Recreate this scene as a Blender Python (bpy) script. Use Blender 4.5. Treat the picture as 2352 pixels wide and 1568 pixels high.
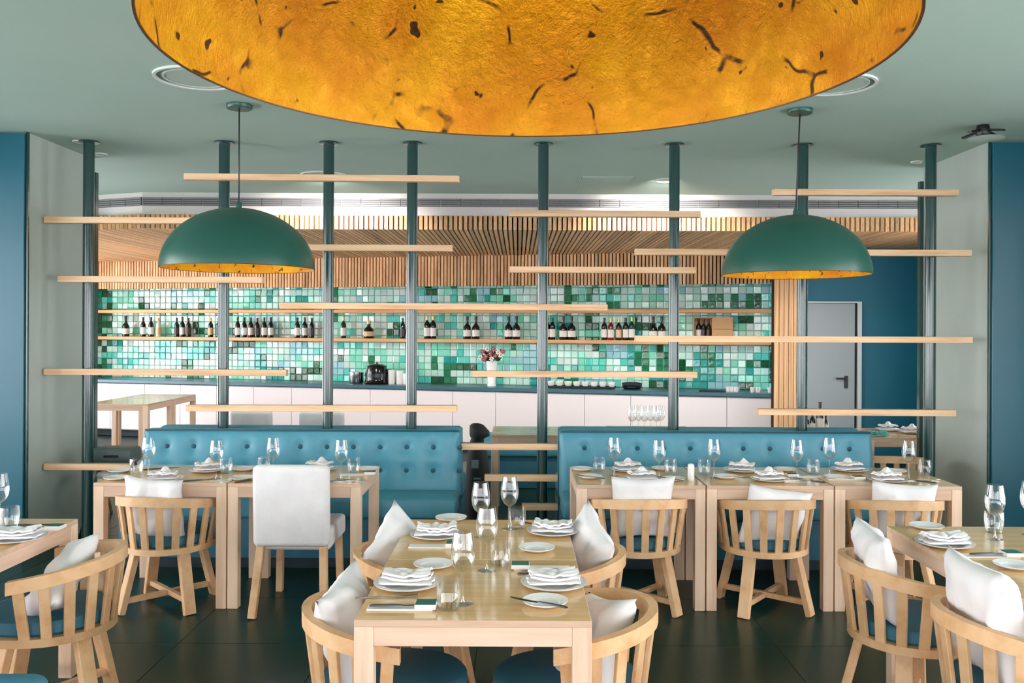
import bpy, bmesh, math, random
from mathutils import Vector, Matrix, noise
R = random.Random(7)
PI = math.pi
for _o in list(bpy.data.objects): bpy.data.objects.remove(_o)
sc = bpy.context.scene
COL = sc.collection

# ------------------------------------------------------------------ camera
F, PX, PY, ROLL, EYE = 2000.0, 1190.0, 755.0, 0.0045, 1.69
cam = bpy.data.cameras.new('camera'); camo = bpy.data.objects.new('camera', cam); COL.objects.link(camo)
cam.sensor_width = 36.0; cam.lens = 36.0 * F / 2352.0
cam.shift_x = -(PX - 1176.0) / 2352.0; cam.shift_y = -(784.0 - PY) / 2352.0
cam.clip_start = 0.05
camo.matrix_world = Matrix.Translation((0, 0, EYE)) @ Matrix.Rotation(PI / 2, 4, 'X') @ Matrix.Rotation(ROLL, 4, 'Z')
sc.camera = camo

# ------------------------------------------------------------------ light
w = bpy.data.worlds.new('sky'); sc.world = w; w.use_nodes = True
bg = w.node_tree.nodes['Background']
bg.inputs['Color'].default_value = (0.97, 0.97, 1.0, 1); bg.inputs['Strength'].default_value = 11.0
sc.view_settings.view_transform = 'Standard'; sc.view_settings.look = 'None'
sc.view_settings.exposure = 0.08; sc.view_settings.gamma = 1.0
sc.view_settings.use_curve_mapping = False
sc.cycles.max_bounces = 7; sc.cycles.diffuse_bounces = 4; sc.cycles.glossy_bounces = 3; sc.cycles.use_light_tree = False; sc.cycles.adaptive_threshold = 0.02
sc.cycles.transparent_max_bounces = 24; sc.cycles.caustics_reflective = False; sc.cycles.caustics_refractive = False
sc.cycles.sample_clamp_indirect = 6.0

def portal(name, loc, rot, sx, sy):
    l = bpy.data.lights.new(name, 'AREA'); l.shape = 'RECTANGLE'; l.size = sx; l.size_y = sy
    l.cycles.is_portal = True
    o = bpy.data.objects.new(name, l); COL.objects.link(o); o.location = loc; o.rotation_euler = rot
WIN_BACK = [(-4.5, -2.35), (-2.2, -0.08), (0.08, 2.2), (2.35, 4.5)]      # window bays in the wall behind the camera
WIN_LEFT = [(-7.0, -4.1), (-3.9, -1.5), (-1.35, 1.1), (1.25, 3.65), (3.8, 6.1)]                # window bays in the left wall
WIN_BAR = [(7.5, 9.9), (10.05, 13.4)]  # unseen windows added at the bar's left end to light the back room
FILL_WIN_RIGHT = WIN_LEFT[:4] + [(4.1, 4.9)]  # unseen right windows, added to brighten the ceiling and the right blue panel
FILL_WIN_BAR_R = [(7.75, 9.4)]                                   # unseen window added at the bar's right end to brighten the bar
for k, (a, b) in enumerate(WIN_BACK): portal('daylight_back', ((a + b) / 2, -8.3, 1.55), (PI / 2, 0, 0), b - a, 2.7)
for k, (a, b) in enumerate(WIN_LEFT): portal('daylight_left', (-4.8, (a + b) / 2, 1.55), (0, -PI / 2, 0), 2.7, b - a)
for k, (a, b) in enumerate(FILL_WIN_RIGHT): portal('fill_daylight_right', (4.8, (a + b) / 2, 1.55), (0, PI / 2, 0), 2.7, b - a)
for k, (a, b) in enumerate(FILL_WIN_BAR_R): portal('fill_daylight_bar_right', (5.5, (a + b) / 2, 1.55), (0, PI / 2, 0), 2.7, b - a)
for k, (a, b) in enumerate(WIN_BAR): portal('fill_daylight_bar', (-7.6, (a + b) / 2, 1.55), (0, -PI / 2, 0), 2.7, b - a)

# ------------------------------------------------------------------ pixel -> place
def ab(px, py):
    u, v = px - PX, py - PY
    return math.cos(ROLL) * u + math.sin(ROLL) * v, -math.sin(ROLL) * u + math.cos(ROLL) * v
def at(px, py, D):
    a, b = ab(px, py); return Vector((a * D / F, D, EYE - b * D / F))
def on_plane(px, py, z):
    a, b = ab(px, py); D = (EYE - z) * F / b; return Vector((a * D / F, D, z))
def on_line(px, c, s=0.25):                      # place on the upright plane Y = c - s*X
    a = px - PX; D = c / (1 + s * a / F); return a * D / F, D

# ------------------------------------------------------------------ materials
def lin(c):
    return tuple((x / 12.92 if x <= 0.04045 else ((x + 0.055) / 1.055) ** 2.4) for x in [v / 255.0 for v in c]) + (1,)
MATS = {}
def mat(name, rgb, rough=0.5, metal=0.0, coat=0.0, spec=0.5):
    m = bpy.data.materials.new(name); m.use_nodes = True
    b = m.node_tree.nodes['Principled BSDF']
    b.inputs['Base Color'].default_value = lin(rgb); b.inputs['Roughness'].default_value = rough
    b.inputs['Metallic'].default_value = metal; b.inputs['Coat Weight'].default_value = coat
    b.inputs['Coat Roughness'].default_value = 0.12
    b.inputs['Specular IOR Level'].default_value = spec
    MATS[name] = m; return m
def N(m, t, **kw):
    n = m.node_tree.nodes.new(t)
    for k, v in kw.items(): setattr(n, k, v)
    return n
def L(m, a, b): m.node_tree.links.new(a, b)
def coords(m, scale, kind='Object'):
    t = N(m, 'ShaderNodeTexCoord'); mp = N(m, 'ShaderNodeMapping'); mp.inputs['Scale'].default_value = scale
    L(m, t.outputs[kind], mp.inputs['Vector']); return mp.outputs['Vector']
def ramp(m, src, stops):
    r = N(m, 'ShaderNodeValToRGB'); e = r.color_ramp.elements
    while len(e) < len(stops): e.new(0.5)
    for i, (p, c) in enumerate(stops): e[i].position = p; e[i].color = c
    L(m, src, r.inputs['Fac']); return r.outputs['Color']
def bump(m, src, strength, dist=0.01):
    b = N(m, 'ShaderNodeBump'); b.inputs['Strength'].default_value = strength; b.inputs['Distance'].default_value = dist
    L(m, src, b.inputs['Height']); L(m, b.outputs['Normal'], m.node_tree.nodes['Principled BSDF'].inputs['Normal'])
def noise_tex(m, vec, scale, detail=3.0, rough=0.5):
    n = N(m, 'ShaderNodeTexNoise'); n.inputs['Scale'].default_value = scale
    n.inputs['Detail'].default_value = detail; n.inputs['Roughness'].default_value = rough
    L(m, vec, n.inputs['Vector']); return n.outputs['Fac']
def mottled(name, c1, c2, scale=3.0, rough=0.5, bmp=0.0, bscale=60.0, **kw):
    m = mat(name, c1, rough, **kw); v = coords(m, (1, 1, 1))
    col = ramp(m, noise_tex(m, v, scale, 4), [(0.3, lin(c1)), (0.7, lin(c2))])
    L(m, col, m.node_tree.nodes['Principled BSDF'].inputs['Base Color'])
    if bmp: bump(m, noise_tex(m, v, bscale, 2), bmp, 0.004)
    return m
def wood(name, c1, c2, c3, scale, rough=0.45, coat=0.0, vary=0.12, spec=0.5):
    m = mat(name, c1, rough, coat=coat, spec=spec)
    oi = N(m, 'ShaderNodeObjectInfo'); v = coords(m, scale)
    ad = N(m, 'ShaderNodeVectorMath', operation='ADD'); L(m, v, ad.inputs[0])
    sh = N(m, 'ShaderNodeMath', operation='MULTIPLY'); sh.inputs[1].default_value = 37.0
    L(m, oi.outputs['Random'], sh.inputs[0]); L(m, sh.outputs[0], ad.inputs[1])
    col = ramp(m, noise_tex(m, ad.outputs[0], 1.0, 5, 0.6), [(0.28, lin(c3)), (0.5, lin(c1)), (0.75, lin(c2))])
    hs = N(m, 'ShaderNodeHueSaturation'); mr = N(m, 'ShaderNodeMapRange')
    mr.inputs['To Min'].default_value = 1 - vary; mr.inputs['To Max'].default_value = 1 + vary
    L(m, oi.outputs['Random'], mr.inputs['Value']); L(m, mr.outputs['Result'], hs.inputs['Value']); L(m, col, hs.inputs['Color'])
    L(m, hs.outputs['Color'], m.node_tree.nodes['Principled BSDF'].inputs['Base Color'])
    return m

mottled('ceiling_paint', (179, 204, 192), (186, 209, 199), 1.2, 0.75)
mottled('plaster', (178, 190, 182), (188, 196, 190), 2.2, 0.42, 0.15, 9.0)
mottled('blue_panel', (22, 92, 110), (27, 99, 118), 1.0, 0.3)
mottled('blue_wall', (24, 112, 138), (30, 120, 146), 1.5, 0.5)
mottled('floor_tile', (13, 44, 36), (18, 50, 41), 2.5, 0.3, 0.05, 30.0, spec=0.3)
mat('grout', (14, 38, 31), 0.6)
wood('wood_x', (221, 187, 162), (230, 200, 178), (206, 166, 138), (1.6, 22, 22), 0.5)
wood('wood_y', (230, 196, 170), (238, 208, 186), (214, 174, 144), (22, 1.6, 22), 0.5)
wood('wood_z', (236, 204, 176), (243, 214, 190), (220, 182, 150), (22, 22, 1.6), 0.5)
wood('table_top', (230, 190, 132), (236, 200, 146), (216, 174, 116), (2.0, 26, 26), 0.22, 0.6, 0.04)
wood('chair_wood', (226, 182, 136), (234, 196, 154), (206, 156, 108), (9, 9, 9), 0.45)
wood('rail_wood', (242, 200, 158), (248, 214, 176), (214, 162, 118), (1.5, 30, 30), 0.5, vary=0.06)
wood('slat_wood', (230, 182, 134), (240, 200, 156), (198, 144, 98), (3, 3, 3), 0.55, vary=0.22)
wood('shelf_wood', (222, 166, 110), (234, 182, 130), (200, 134, 84), (1.5, 30, 30), 0.5)
mat('dark_backing', (40, 34, 26), 0.9)
mottled('teal_leather', (74, 144, 166), (82, 153, 175), 3.0, 0.38, 0.08, 120.0)
mottled('teal_seat', (44, 102, 124), (52, 112, 134), 6.0, 0.6, 0.1, 200.0)
mat('seam', (34, 84, 102), 0.6)
mat('kick', (22, 44, 52), 0.6)
mottled('white_fabric', (230, 225, 226), (240, 236, 237), 8.0, 0.85, 0.25, 60.0)
mottled('pillow_fabric', (228, 224, 226), (240, 236, 238), 5.0, 0.9, 0.7, 16.0)
mat('porcelain', (240, 238, 238), 0.16, coat=0.4)
mat('linen', (240, 236, 238), 0.85)
mat('steel', (190, 192, 192), 0.22, 1.0)
mat('dark_steel', (70, 72, 74), 0.3, 1.0)
mat('pole_green', (20, 62, 60), 0.2, coat=0.5)
mat('lamp_green', (34, 86, 74), 0.34)
mat('rim_bronze', (96, 58, 16), 0.4, 0.6)
mat('cord', (40, 46, 46), 0.5)
mat('black', (14, 16, 17), 0.35)
mat('black_gloss', (10, 14, 14), 0.12, coat=0.3)
mat('rubber', (26, 28, 30), 0.7)
mat('white_paint', (236, 228, 228), 0.5)
mat('cabinet_white', (238, 228, 230), 0.38)
mat('counter_blue', (62, 104, 118), 0.3)
mat('grille', (150, 148, 150), 0.5)
mat('grille_dark', (96, 96, 100), 0.6)
mat('door_grey', (172, 180, 184), 0.45)
mat('door_frame', (226, 230, 230), 0.4)
mat('grey_plastic', (104, 118, 118), 0.45)
mat('grey_fabric', (86, 104, 100), 0.8)
mat('teal_card', (14, 104, 96), 0.5)
mat('paper', (236, 232, 230), 0.8)
mat('pale_teal', (96, 190, 182), 0.6)
mat('bottle_dark', (16, 20, 18), 0.08, coat=0.4)
mat('bottle_green', (18, 52, 34), 0.08, coat=0.4)
mat('bottle_red', (120, 20, 22), 0.1, coat=0.4)
mat('label_white', (232, 226, 220), 0.6)
mat('label_cream', (226, 190, 150), 0.6)
mat('foil_gold', (196, 160, 84), 0.35, 0.6)
mat('foil_dark', (52, 16, 22), 0.35)
mat('crate', (206, 160, 112), 0.6)
mat('leaf', (34, 66, 36), 0.6)
mat('petal_white', (236, 226, 226), 0.7)
mat('petal_pink', (170, 82, 104), 0.7)
mat('bulb_socket', (210, 190, 150), 0.4)
mat('recess_grey', (128, 148, 138), 0.6)
mat('trim_white', (226, 230, 226), 0.5)
mat('disc_white', (186, 204, 194), 0.5)
mat('glass_pane', (255, 255, 255), 0.0)
mat('tile_grout', (150, 196, 180), 0.7)
TILES = {'mint_white': (190, 232, 220), 'mint': (136, 222, 196), 'aqua': (92, 206, 190), 'teal': (28, 158, 152),
         'green': (30, 124, 84), 'dark_green': (14, 84, 48), 'sky': (150, 202, 212), 'pearl': (206, 226, 220)}
for k, c in TILES.items():
    m_ = mat('tile_' + k, c, 0.13, coat=0.5); bump(m_, noise_tex(m_, coords(m_, (1, 1, 1)), 22.0, 1), 0.35, 0.01)
def emit(name, rgb, s):
    m = mat(name, rgb); b = m.node_tree.nodes['Principled BSDF']
    b.inputs['Emission Color'].default_value = lin(rgb); b.inputs['Emission Strength'].default_value = s
emit('bulb', (255, 226, 170), 12.0)
emit('downlight', (255, 240, 215), 6.0)
# thin glass: clear with a mirror-like skin that grows at grazing angles
def thin_glass(name, tint):
    m = bpy.data.materials.new(name); m.use_nodes = True; nt = m.node_tree; nt.nodes.clear()
    out = N(m, 'ShaderNodeOutputMaterial'); mx = N(m, 'ShaderNodeMixShader'); tr = N(m, 'ShaderNodeBsdfTransparent')
    gl = N(m, 'ShaderNodeBsdfGlossy'); fr = N(m, 'ShaderNodeLayerWeight')
    fr.inputs['Blend'].default_value = 0.32
    ml = N(m, 'ShaderNodeMath', operation='MULTIPLY_ADD'); ml.inputs[1].default_value = 0.75; ml.inputs[2].default_value = 0.05
    L(m, fr.outputs['Facing'], ml.inputs[0])
    tr.inputs['Color'].default_value = tint; gl.inputs['Roughness'].default_value = 0.03; gl.inputs['Color'].default_value = (1, 1, 1, 1)
    L(m, ml.outputs[0], mx.inputs['Fac']); L(m, tr.outputs[0], mx.inputs[1]); L(m, gl.outputs[0], mx.inputs[2]); L(m, mx.outputs[0], out.inputs['Surface'])
    MATS[name] = m
thin_glass('glass', (0.94, 0.96, 0.96, 1)); thin_glass('window_glass', (0.98, 0.98, 0.98, 1))
# gold leaf, crinkled and cracked
def gold_leaf(name, k, c1=(214, 164, 12), c2=(192, 118, 10)):
    m = mat(name, c1, 0.40, 0.5); v = coords(m, (1, 1, 1)); b = m.node_tree.nodes['Principled BSDF']
    base = ramp(m, noise_tex(m, v, 3.0 * k, 4), [(0.3, lin(c2)), (0.7, lin(c1))])
    wv = N(m, 'ShaderNodeVectorMath', operation='ADD'); nz = N(m, 'ShaderNodeTexNoise'); nz.inputs['Scale'].default_value = 6 * k
    sm = N(m, 'ShaderNodeVectorMath', operation='SCALE'); sm.inputs['Scale'].default_value = 0.10 / k
    L(m, v, nz.inputs['Vector']); L(m, nz.outputs['Color'], sm.inputs[0]); L(m, v, wv.inputs[0]); L(m, sm.outputs[0], wv.inputs[1])
    vo = N(m, 'ShaderNodeTexVoronoi', feature='DISTANCE_TO_EDGE'); vo.inputs['Scale'].default_value = 3.2 * k
    L(m, wv.outputs[0], vo.inputs['Vector'])
    line = N(m, 'ShaderNodeMapRange'); line.inputs['From Min'].default_value = 0.022; line.inputs['From Max'].default_value = 0.008
    L(m, vo.outputs['Distance'], line.inputs['Value'])
    brk = N(m, 'ShaderNodeMapRange'); brk.inputs['From Min'].default_value = 0.50; brk.inputs['From Max'].default_value = 0.58
    L(m, noise_tex(m, v, 9 * k, 3), brk.inputs['Value'])
    mu = N(m, 'ShaderNodeMath', operation='MULTIPLY'); L(m, line.outputs[0], mu.inputs[0]); L(m, brk.outputs[0], mu.inputs[1])
    sp = N(m, 'ShaderNodeMapRange'); sp.inputs['From Min'].default_value = 0.69; sp.inputs['From Max'].default_value = 0.71
    L(m, noise_tex(m, v, 14 * k, 2), sp.inputs['Value'])
    mxx = N(m, 'ShaderNodeMath', operation='MAXIMUM'); L(m, mu.outputs[0], mxx.inputs[0]); L(m, sp.outputs[0], mxx.inputs[1])
    mix = N(m, 'ShaderNodeMix', data_type='RGBA'); mix.inputs['B'].default_value = lin((58, 34, 10))
    L(m, mxx.outputs[0], mix.inputs['Factor']); L(m, base, mix.inputs['A']); L(m, mix.outputs['Result'], b.inputs['Base Color'])
    bump(m, noise_tex(m, wv.outputs[0], 46 * k, 5, 0.7), 1.0, 0.011 / k)
gold_leaf('gold_large', 1.0); gold_leaf('gold_small', 2.5)

# ------------------------------------------------------------------ mesh helpers
class MB:
    def __init__(s): s.v = []; s.f = []; s.m = []
    def add(s, vs, fs, mi=0, M=None):
        o = len(s.v)
        s.v += [tuple(M @ Vector(p)) if M else tuple(p) for p in vs]
        s.f += [tuple(i + o for i in f) for f in fs]; s.m += [mi] * len(fs); return s
    def box(s, c, d, mi=0, M=None):
        x, y, z = c; a, b, h = d[0] / 2, d[1] / 2, d[2] / 2
        vs = [(x + i * a, y + j * b, z + k * h) for k in (-1, 1) for j in (-1, 1) for i in (-1, 1)]
        return s.add(vs, [(0, 2, 3, 1), (4, 5, 7, 6), (0, 1, 5, 4), (2, 6, 7, 3), (0, 4, 6, 2), (1, 3, 7, 5)], mi, M)
    def beam(s, p, q, wd, th, up=(0, 0, 1), mi=0):
        p, q, up = Vector(p), Vector(q), Vector(up); d = (q - p).normalized()
        x = d.cross(up).normalized(); u = x.cross(d).normalized()
        vs = [e + x * (i * wd / 2) + u * (j * th / 2) for e in (p, q) for j in (-1, 1) for i in (-1, 1)]
        return s.add(vs, [(0, 1, 3, 2), (4, 6, 7, 5), (0, 4, 5, 1), (2, 3, 7, 6), (0, 2, 6, 4), (1, 5, 7, 3)], mi)
    def lathe(s, prof, n=24, c=(0, 0, 0), mi=0, cap=False):
        vs = []; fs = []; k = len(prof)
        for i in range(n):
            a = 2 * PI * i / n
            vs += [(c[0] + r * math.cos(a), c[1] + r * math.sin(a), c[2] + z) for r, z in prof]
        for i in range(n):
            j = (i + 1) % n
            for t in range(k - 1): fs.append((i * k + t, j * k + t, j * k + t + 1, i * k + t + 1))
        if cap:
            fs.append(tuple(i * k for i in range(n))[::-1]); fs.append(tuple(i * k + k - 1 for i in range(n)))
        return s.add(vs, fs, mi)
    def tube(s, pts, r, n=8, mi=0, cap=True):
        pts = [Vector(p) for p in pts]; vs = []; fs = []
        for i, p in enumerate(pts):
            d = (pts[min(i + 1, len(pts) - 1)] - pts[max(i - 1, 0)]).normalized()
            up = Vector((0, 0, 1)) if abs(d.z) < 0.9 else Vector((1, 0, 0))
            x = d.cross(up).normalized(); y = d.cross(x)
            vs += [p + (x * math.cos(2 * PI * t / n) + y * math.sin(2 * PI * t / n)) * r for t in range(n)]
        for i in range(len(pts) - 1):
            for t in range(n):
                u = (t + 1) % n; fs.append((i * n + t, i * n + u, (i + 1) * n + u, (i + 1) * n + t))
        if cap: fs += [tuple(range(n))[::-1], tuple(range((len(pts) - 1) * n, len(pts) * n))]
        return s.add(vs, fs, mi)
    def sweep(s, rings, mi=0, closed=False, cap=True):        # rings: lists of equal length
        n = len(rings[0]); fs = []; vs = [p for r in rings for p in r]; k = len(rings)
        for i in range(k if closed else k - 1):
            j = (i + 1) % k
            for t in range(n):
                u = (t + 1) % n; fs.append((i * n + t, i * n + u, j * n + u, j * n + t))
        if cap and not closed: fs += [tuple(range(n))[::-1], tuple(range((k - 1) * n, k * n))]
        return s.add(vs, fs, mi)
    def mesh(s, name, mats, smooth=0.0, bevel=0.0, fix=True):
        me = bpy.data.meshes.new(name); me.from_pydata(s.v, [], s.f)
        for m in ([mats] if isinstance(mats, str) else mats): me.materials.append(MATS[m])
        for p, i in zip(me.polygons, s.m): p.material_index = i
        if bevel or fix:
            bm = bmesh.new(); bm.from_mesh(me)
            if bevel: bmesh.ops.bevel(bm, geom=bm.edges[:], offset=bevel, segments=1, affect='EDGES')
            bmesh.ops.recalc_face_normals(bm, faces=bm.faces[:]); bm.to_mesh(me); bm.free()
        if smooth:
            for p in me.polygons: p.use_smooth = True
            if smooth < PI: me.set_sharp_from_angle(angle=smooth)
        me.update(); return me
def obj(name, me, parent=None, loc=(0, 0, 0), rot=(0, 0, 0), scale=(1, 1, 1), label=None):
    o = bpy.data.objects.new(name, me); COL.objects.link(o)
    o.location = loc; o.rotation_euler = rot; o.scale = scale
    if parent: o.parent = parent
    if label: o['label'] = label
    return o
def tag(o, label, cat, group=None):
    o['label'] = label; o['category'] = cat
    if group: o['group'] = group
    return o
def thing(name, label, cat, loc=(0, 0, 0), rz=0.0, group=None):
    o = bpy.data.objects.new(name, None); COL.objects.link(o); o.location = loc; o.rotation_euler = (0, 0, rz)
    o.empty_display_size = 0.1
    return tag(o, label, cat, group)
def struct(o): o['kind'] = 'structure'; return o
def copy_tree(o, parent=None):
    c = o.copy(); COL.objects.link(c); c.parent = parent
    for ch in list(o.children): copy_tree(ch, c)
    return c
def place(proto, used, loc, rz, label, group=None):
    o = proto if not used else copy_tree(proto)
    used.append(1); o.location = loc; o.rotation_euler = (0, 0, rz); o['label'] = label
    if group: o['group'] = group
    return o
_ones = 'first second third fourth fifth sixth seventh eighth ninth tenth eleventh twelfth thirteenth fourteenth fifteenth sixteenth seventeenth eighteenth nineteenth'.split()
def nth(i):                                       # 0-based
    n = i + 1
    if n < 20: return _ones[n - 1]
    t = ['twent', 'thirt', 'fort', 'fift', 'sixt'][n // 10 - 2]
    return t + 'ieth' if n % 10 == 0 else t + 'y-' + _ones[n % 10 - 1]
_BOX = {}
def unit(mname):
    if mname not in _BOX: _BOX[mname] = MB().box((0, 0, 0), (1, 1, 1)).mesh('piece_' + mname, mname)
    return _BOX[mname]
def block(name, mname, lo, hi, parent=None, label=None, bevel=0.0):
    c = [(a + b) / 2 for a, b in zip(lo, hi)]; d = [b - a for a, b in zip(lo, hi)]
    if bevel: return obj(name, MB().box((0, 0, 0), d).mesh(name, mname, bevel=bevel), parent, c, label=label)
    return obj(name, unit(mname), parent, c, scale=d, label=label)
def cbox(name, mname, size, bevel, smooth=0.0): return MB().box((0, 0, 0), size).mesh(name, mname, bevel=bevel, smooth=smooth)

# ================================================================== THE ROOM
CEIL = 3.11
# floor: slab and large dark tiles
flo = struct(obj('floor', MB().box((-1, 3.3, -0.105), (13.4, 24, 0.19)).mesh('floor', 'grout')))
TS = 0.8; ft = cbox('floor_tile', 'floor_tile', (TS - 0.003, TS - 0.003, 0.012), 0.001)
for i in range(-8, 8):
    for j in range(-1, 12):
        x, y = 1.39 + TS * i - TS / 2, 4.66 + TS * j - 3 * TS - TS / 2
        if abs(x) < y * 0.62 + 1.6 and x > -6.6 and x < 6.6: obj('floor_tile', ft, flo, (x, y, -0.006))
# ceiling
struct(obj('ceiling', MB().box((-1, 3.3, CEIL + 0.1), (13.4, 24, 0.2)).mesh('ceiling', 'ceiling_paint')))
# divider walls left and right of the opening: plaster piers with a blue front panel
LX, LY0, LY1 = (64 - 1190) * 6.37 / F, 6.37, 7.34
RX, RY0, RY1 = (2270 - 1190) * 6.53 / F, 6.53, 7.60
struct(block('wall_left', 'plaster', (-7.6, LY0, 0), (LX, LY1, CEIL), bevel=0.004))
struct(block('wall_right', 'plaster', (RX, RY0, 0), (5.6, RY1, CEIL), bevel=0.004))
struct(block('trim_1', 'blue_panel', (-4.7, LY0 - 0.03, 0.0), (LX - 0.015, LY0, CEIL - 0.01), bevel=0.003))
struct(block('trim_2', 'blue_panel', (RX + 0.015, RY0 - 0.03, 0.0), (4.7, RY0, CEIL - 0.01), bevel=0.003))
struct(block('trim_3', 'pole_green', (LX - 0.012, LY0 - 0.012, 0), (LX + 0.004, LY0 + 0.006, CEIL)))
struct(block('trim_4', 'pole_green', (RX - 0.004, RY0 - 0.012, 0), (RX + 0.012, RY0 + 0.006, CEIL)))
struct(block('trim_5', 'pole_green', (LX - 0.02, LY1 - 0.02, 0), (LX + 0.03, LY1 + 0.03, CEIL - 0.12)))
struct(block('trim_6', 'pole_green', (RX - 0.03, RY1 - 0.02, 0), (RX + 0.02, RY1 + 0.03, CEIL - 0.12)))
# walls with window bays; the right and bar windows are added for their light
def window_wall(wname, axis, pos, lo, hi, bays, n0, thick=0.2, colour='plaster'):
    def bx(a, b, z0, z1):
        q0, q1 = sorted((pos - thick, pos))
        if axis == 'y': return ((a, q0, z0), (b, q1, z1))
        return ((q0, a, z0), (q1, b, z1))
    m = MB(); segs = []; p = lo
    for a, b in bays: segs.append((p, a, 0, CEIL)); p = b
    segs.append((p, hi, 0, CEIL))
    for a, b in bays: segs += [(a, b, 0, 0.2), (a, b, 2.9, CEIL)]
    for a, b, z0, z1 in segs:
        l, h = bx(a, b, z0, z1); m.box([(i + j) / 2 for i, j in zip(l, h)], [j - i for i, j in zip(l, h)])
    struct(obj(wname, m.mesh(wname, colour)))
    for k, (a, b) in enumerate(bays):
        wo = bpy.data.objects.new('window_%d' % (n0 + k), None); COL.objects.link(wo); struct(wo)
        def put(nm, mm, a0, b0, z0, z1, t0, t1):
            l, h = ((a0, pos - t1, z0), (b0, pos - t0, z1)) if axis == 'y' else ((pos - t1, a0, z0), (pos - t0, b0, z1))
            block(nm, mm, l, h, wo)
        mid = (a + b) / 2; g0, g1 = (0.06, 0.12) if thick > 0 else (-0.12, -0.06)
        for q in (a, mid - 0.03, b - 0.06): put('window_frame', 'dark_steel', q, q + 0.06, 0.2, 2.9, g0, g1)
        for z in (0.2, 2.84): put('window_frame', 'dark_steel', a, b, z, z + 0.06, g0, g1)
        put('pane', 'window_glass', a + 0.06, mid - 0.03, 0.26, 2.84, g0 + 0.028, g0 + 0.032); put('pane', 'window_glass', mid + 0.03, b - 0.06, 0.26, 2.84, g0 + 0.028, g0 + 0.032)
window_wall('wall_back', 'y', -8.1, -4.9, 4.9, WIN_BACK, 1)
window_wall('wall_side', 'x', -4.7, -8.1, LY0 - 0.03, WIN_LEFT, 5)
window_wall('wall_far_right', 'x', 4.7, -8.1, RY0 - 0.03, FILL_WIN_RIGHT, 10, thick=-0.2)
window_wall('wall_bar_end', 'x', -7.4, LY1, 15.2, WIN_BAR, 15, colour='white_paint')
window_wall('wall_bar_right', 'x', 5.35, RY1, 11.3, FILL_WIN_BAR_R, 17, thick=-0.2, colour='blue_wall')
# far wall behind the bar, oblique to the dining room
ANG = -math.atan(0.25); S = 0.25
def oblique_box(name, mname, c, x0, x1, th, z0, z1, parent=None, kind=True, bevel=0.0):   # box along Y = c - S*X, thickness going away
    p, q = Vector((x0, c - S * x0, 0)), Vector((x1, c - S * x1, 0)); ln = (q - p).length
    me = MB().box((ln / 2, th / 2, (z0 + z1) / 2), (ln, th, z1 - z0)).mesh(name, mname, bevel=bevel)
    return obj(name, me, parent, p, (0, 0, ANG))
# slanted wall carrying the tiles
twall = struct(oblique_box('wall_tiled', 'tile_grout', 12.57, -7.4, 3.47, 0.25, 0, CEIL))
P0 = Vector((-7.2, 12.55 + S * 7.2, 0)); WD = Vector((math.cos(ANG), math.sin(ANG), 0))
NCOL, NROW, TP = 110, 15, 0.1
pal = ['mint_white', 'mint', 'aqua', 'teal', 'green', 'dark_green', 'sky', 'pearl']
grid = [[None] * NCOL for _ in range(NROW)]
for r in range(NROW):
    c = 0
    while c < NCOL:
        n = R.choice([1, 1, 2, 2, 3, 4]); t = c / NCOL
        dark = 0.5 + 0.8 * t * (1 - r / NROW)
        wts = [24, 17, 11, 8 * dark, 10 * dark, 9 * dark, 8, 20 * (1.2 - 0.6 * t)]
        k = R.choices(range(8), wts)[0]
        for q in range(n):
            if c < NCOL: grid[r][c] = k; c += 1
for r in range(1, NROW):
    for c in range(NCOL):
        if R.random() < 0.3: grid[r][c] = grid[r - 1][c]
for r in range(NROW):
    for c in range(2, 8):
        if c < 6 and R.random() < 0.6: grid[r][c] = R.choice([3, 4, 5, 5])
tile_me = {}
def tile_mb(mb, mi, M):
    g = TP / 2 - 0.003
    vs = [(-g, 0.02, -g), (g, 0.02, -g), (g, 0.02, g), (-g, 0.02, g),
          (-g, -0.004, -g), (g, -0.004, -g), (g, -0.004, g), (-g, -0.004, g),
          (-g + .008, -0.009, -g + .008), (g - .008, -0.009, -g + .008), (g - .008, -0.009, g - .008), (-g + .008, -0.009, g - .008)]
    fs = [(0, 1, 5, 4), (1, 2, 6, 5), (2, 3, 7, 6), (3, 0, 4, 7), (4, 5, 9, 8), (5, 6, 10, 9), (6, 7, 11, 10), (7, 4, 8, 11), (8, 9, 10, 11)]
    mb.add(vs, fs, mi, M)
for i, k in enumerate(pal):
    mb = MB(); tile_mb(mb, 0, None); tile_me[i] = mb.mesh('wall_tile_' + k, 'tile_' + k)
far = MB()
for r in range(NROW):
    for c in range(NCOL):
        p = P0 + WD * (TP * (c + 0.5)) + Vector((0, 0, 0.88 + TP * (r + 0.5)))
        if p.x > 3.46: continue
        rx, rz = R.gauss(0, 0.07), R.gauss(0, 0.07)
        if c >= NCOL - 20 - 4:
            obj('wall_tile', tile_me[grid[r][c]], twall, Matrix.Rotation(-ANG, 4, 'Z') @ (p - twall.location), (rx, 0, rz))
        else:
            tile_mb(far, grid[r][c], Matrix.Translation(p) @ Matrix.Rotation(ANG + rz, 4, 'Z') @ Matrix.Rotation(rx, 4, 'X'))
ftl = obj('wall_tiles', far.mesh('wall_tiles', ['tile_' + k for k in pal], fix=False))
ftl.parent = twall; ftl.matrix_parent_inverse = (Matrix.Translation(twall.location) @ Matrix.Rotation(ANG, 4, 'Z')).inverted()
ftl['kind'] = 'stuff'
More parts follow.
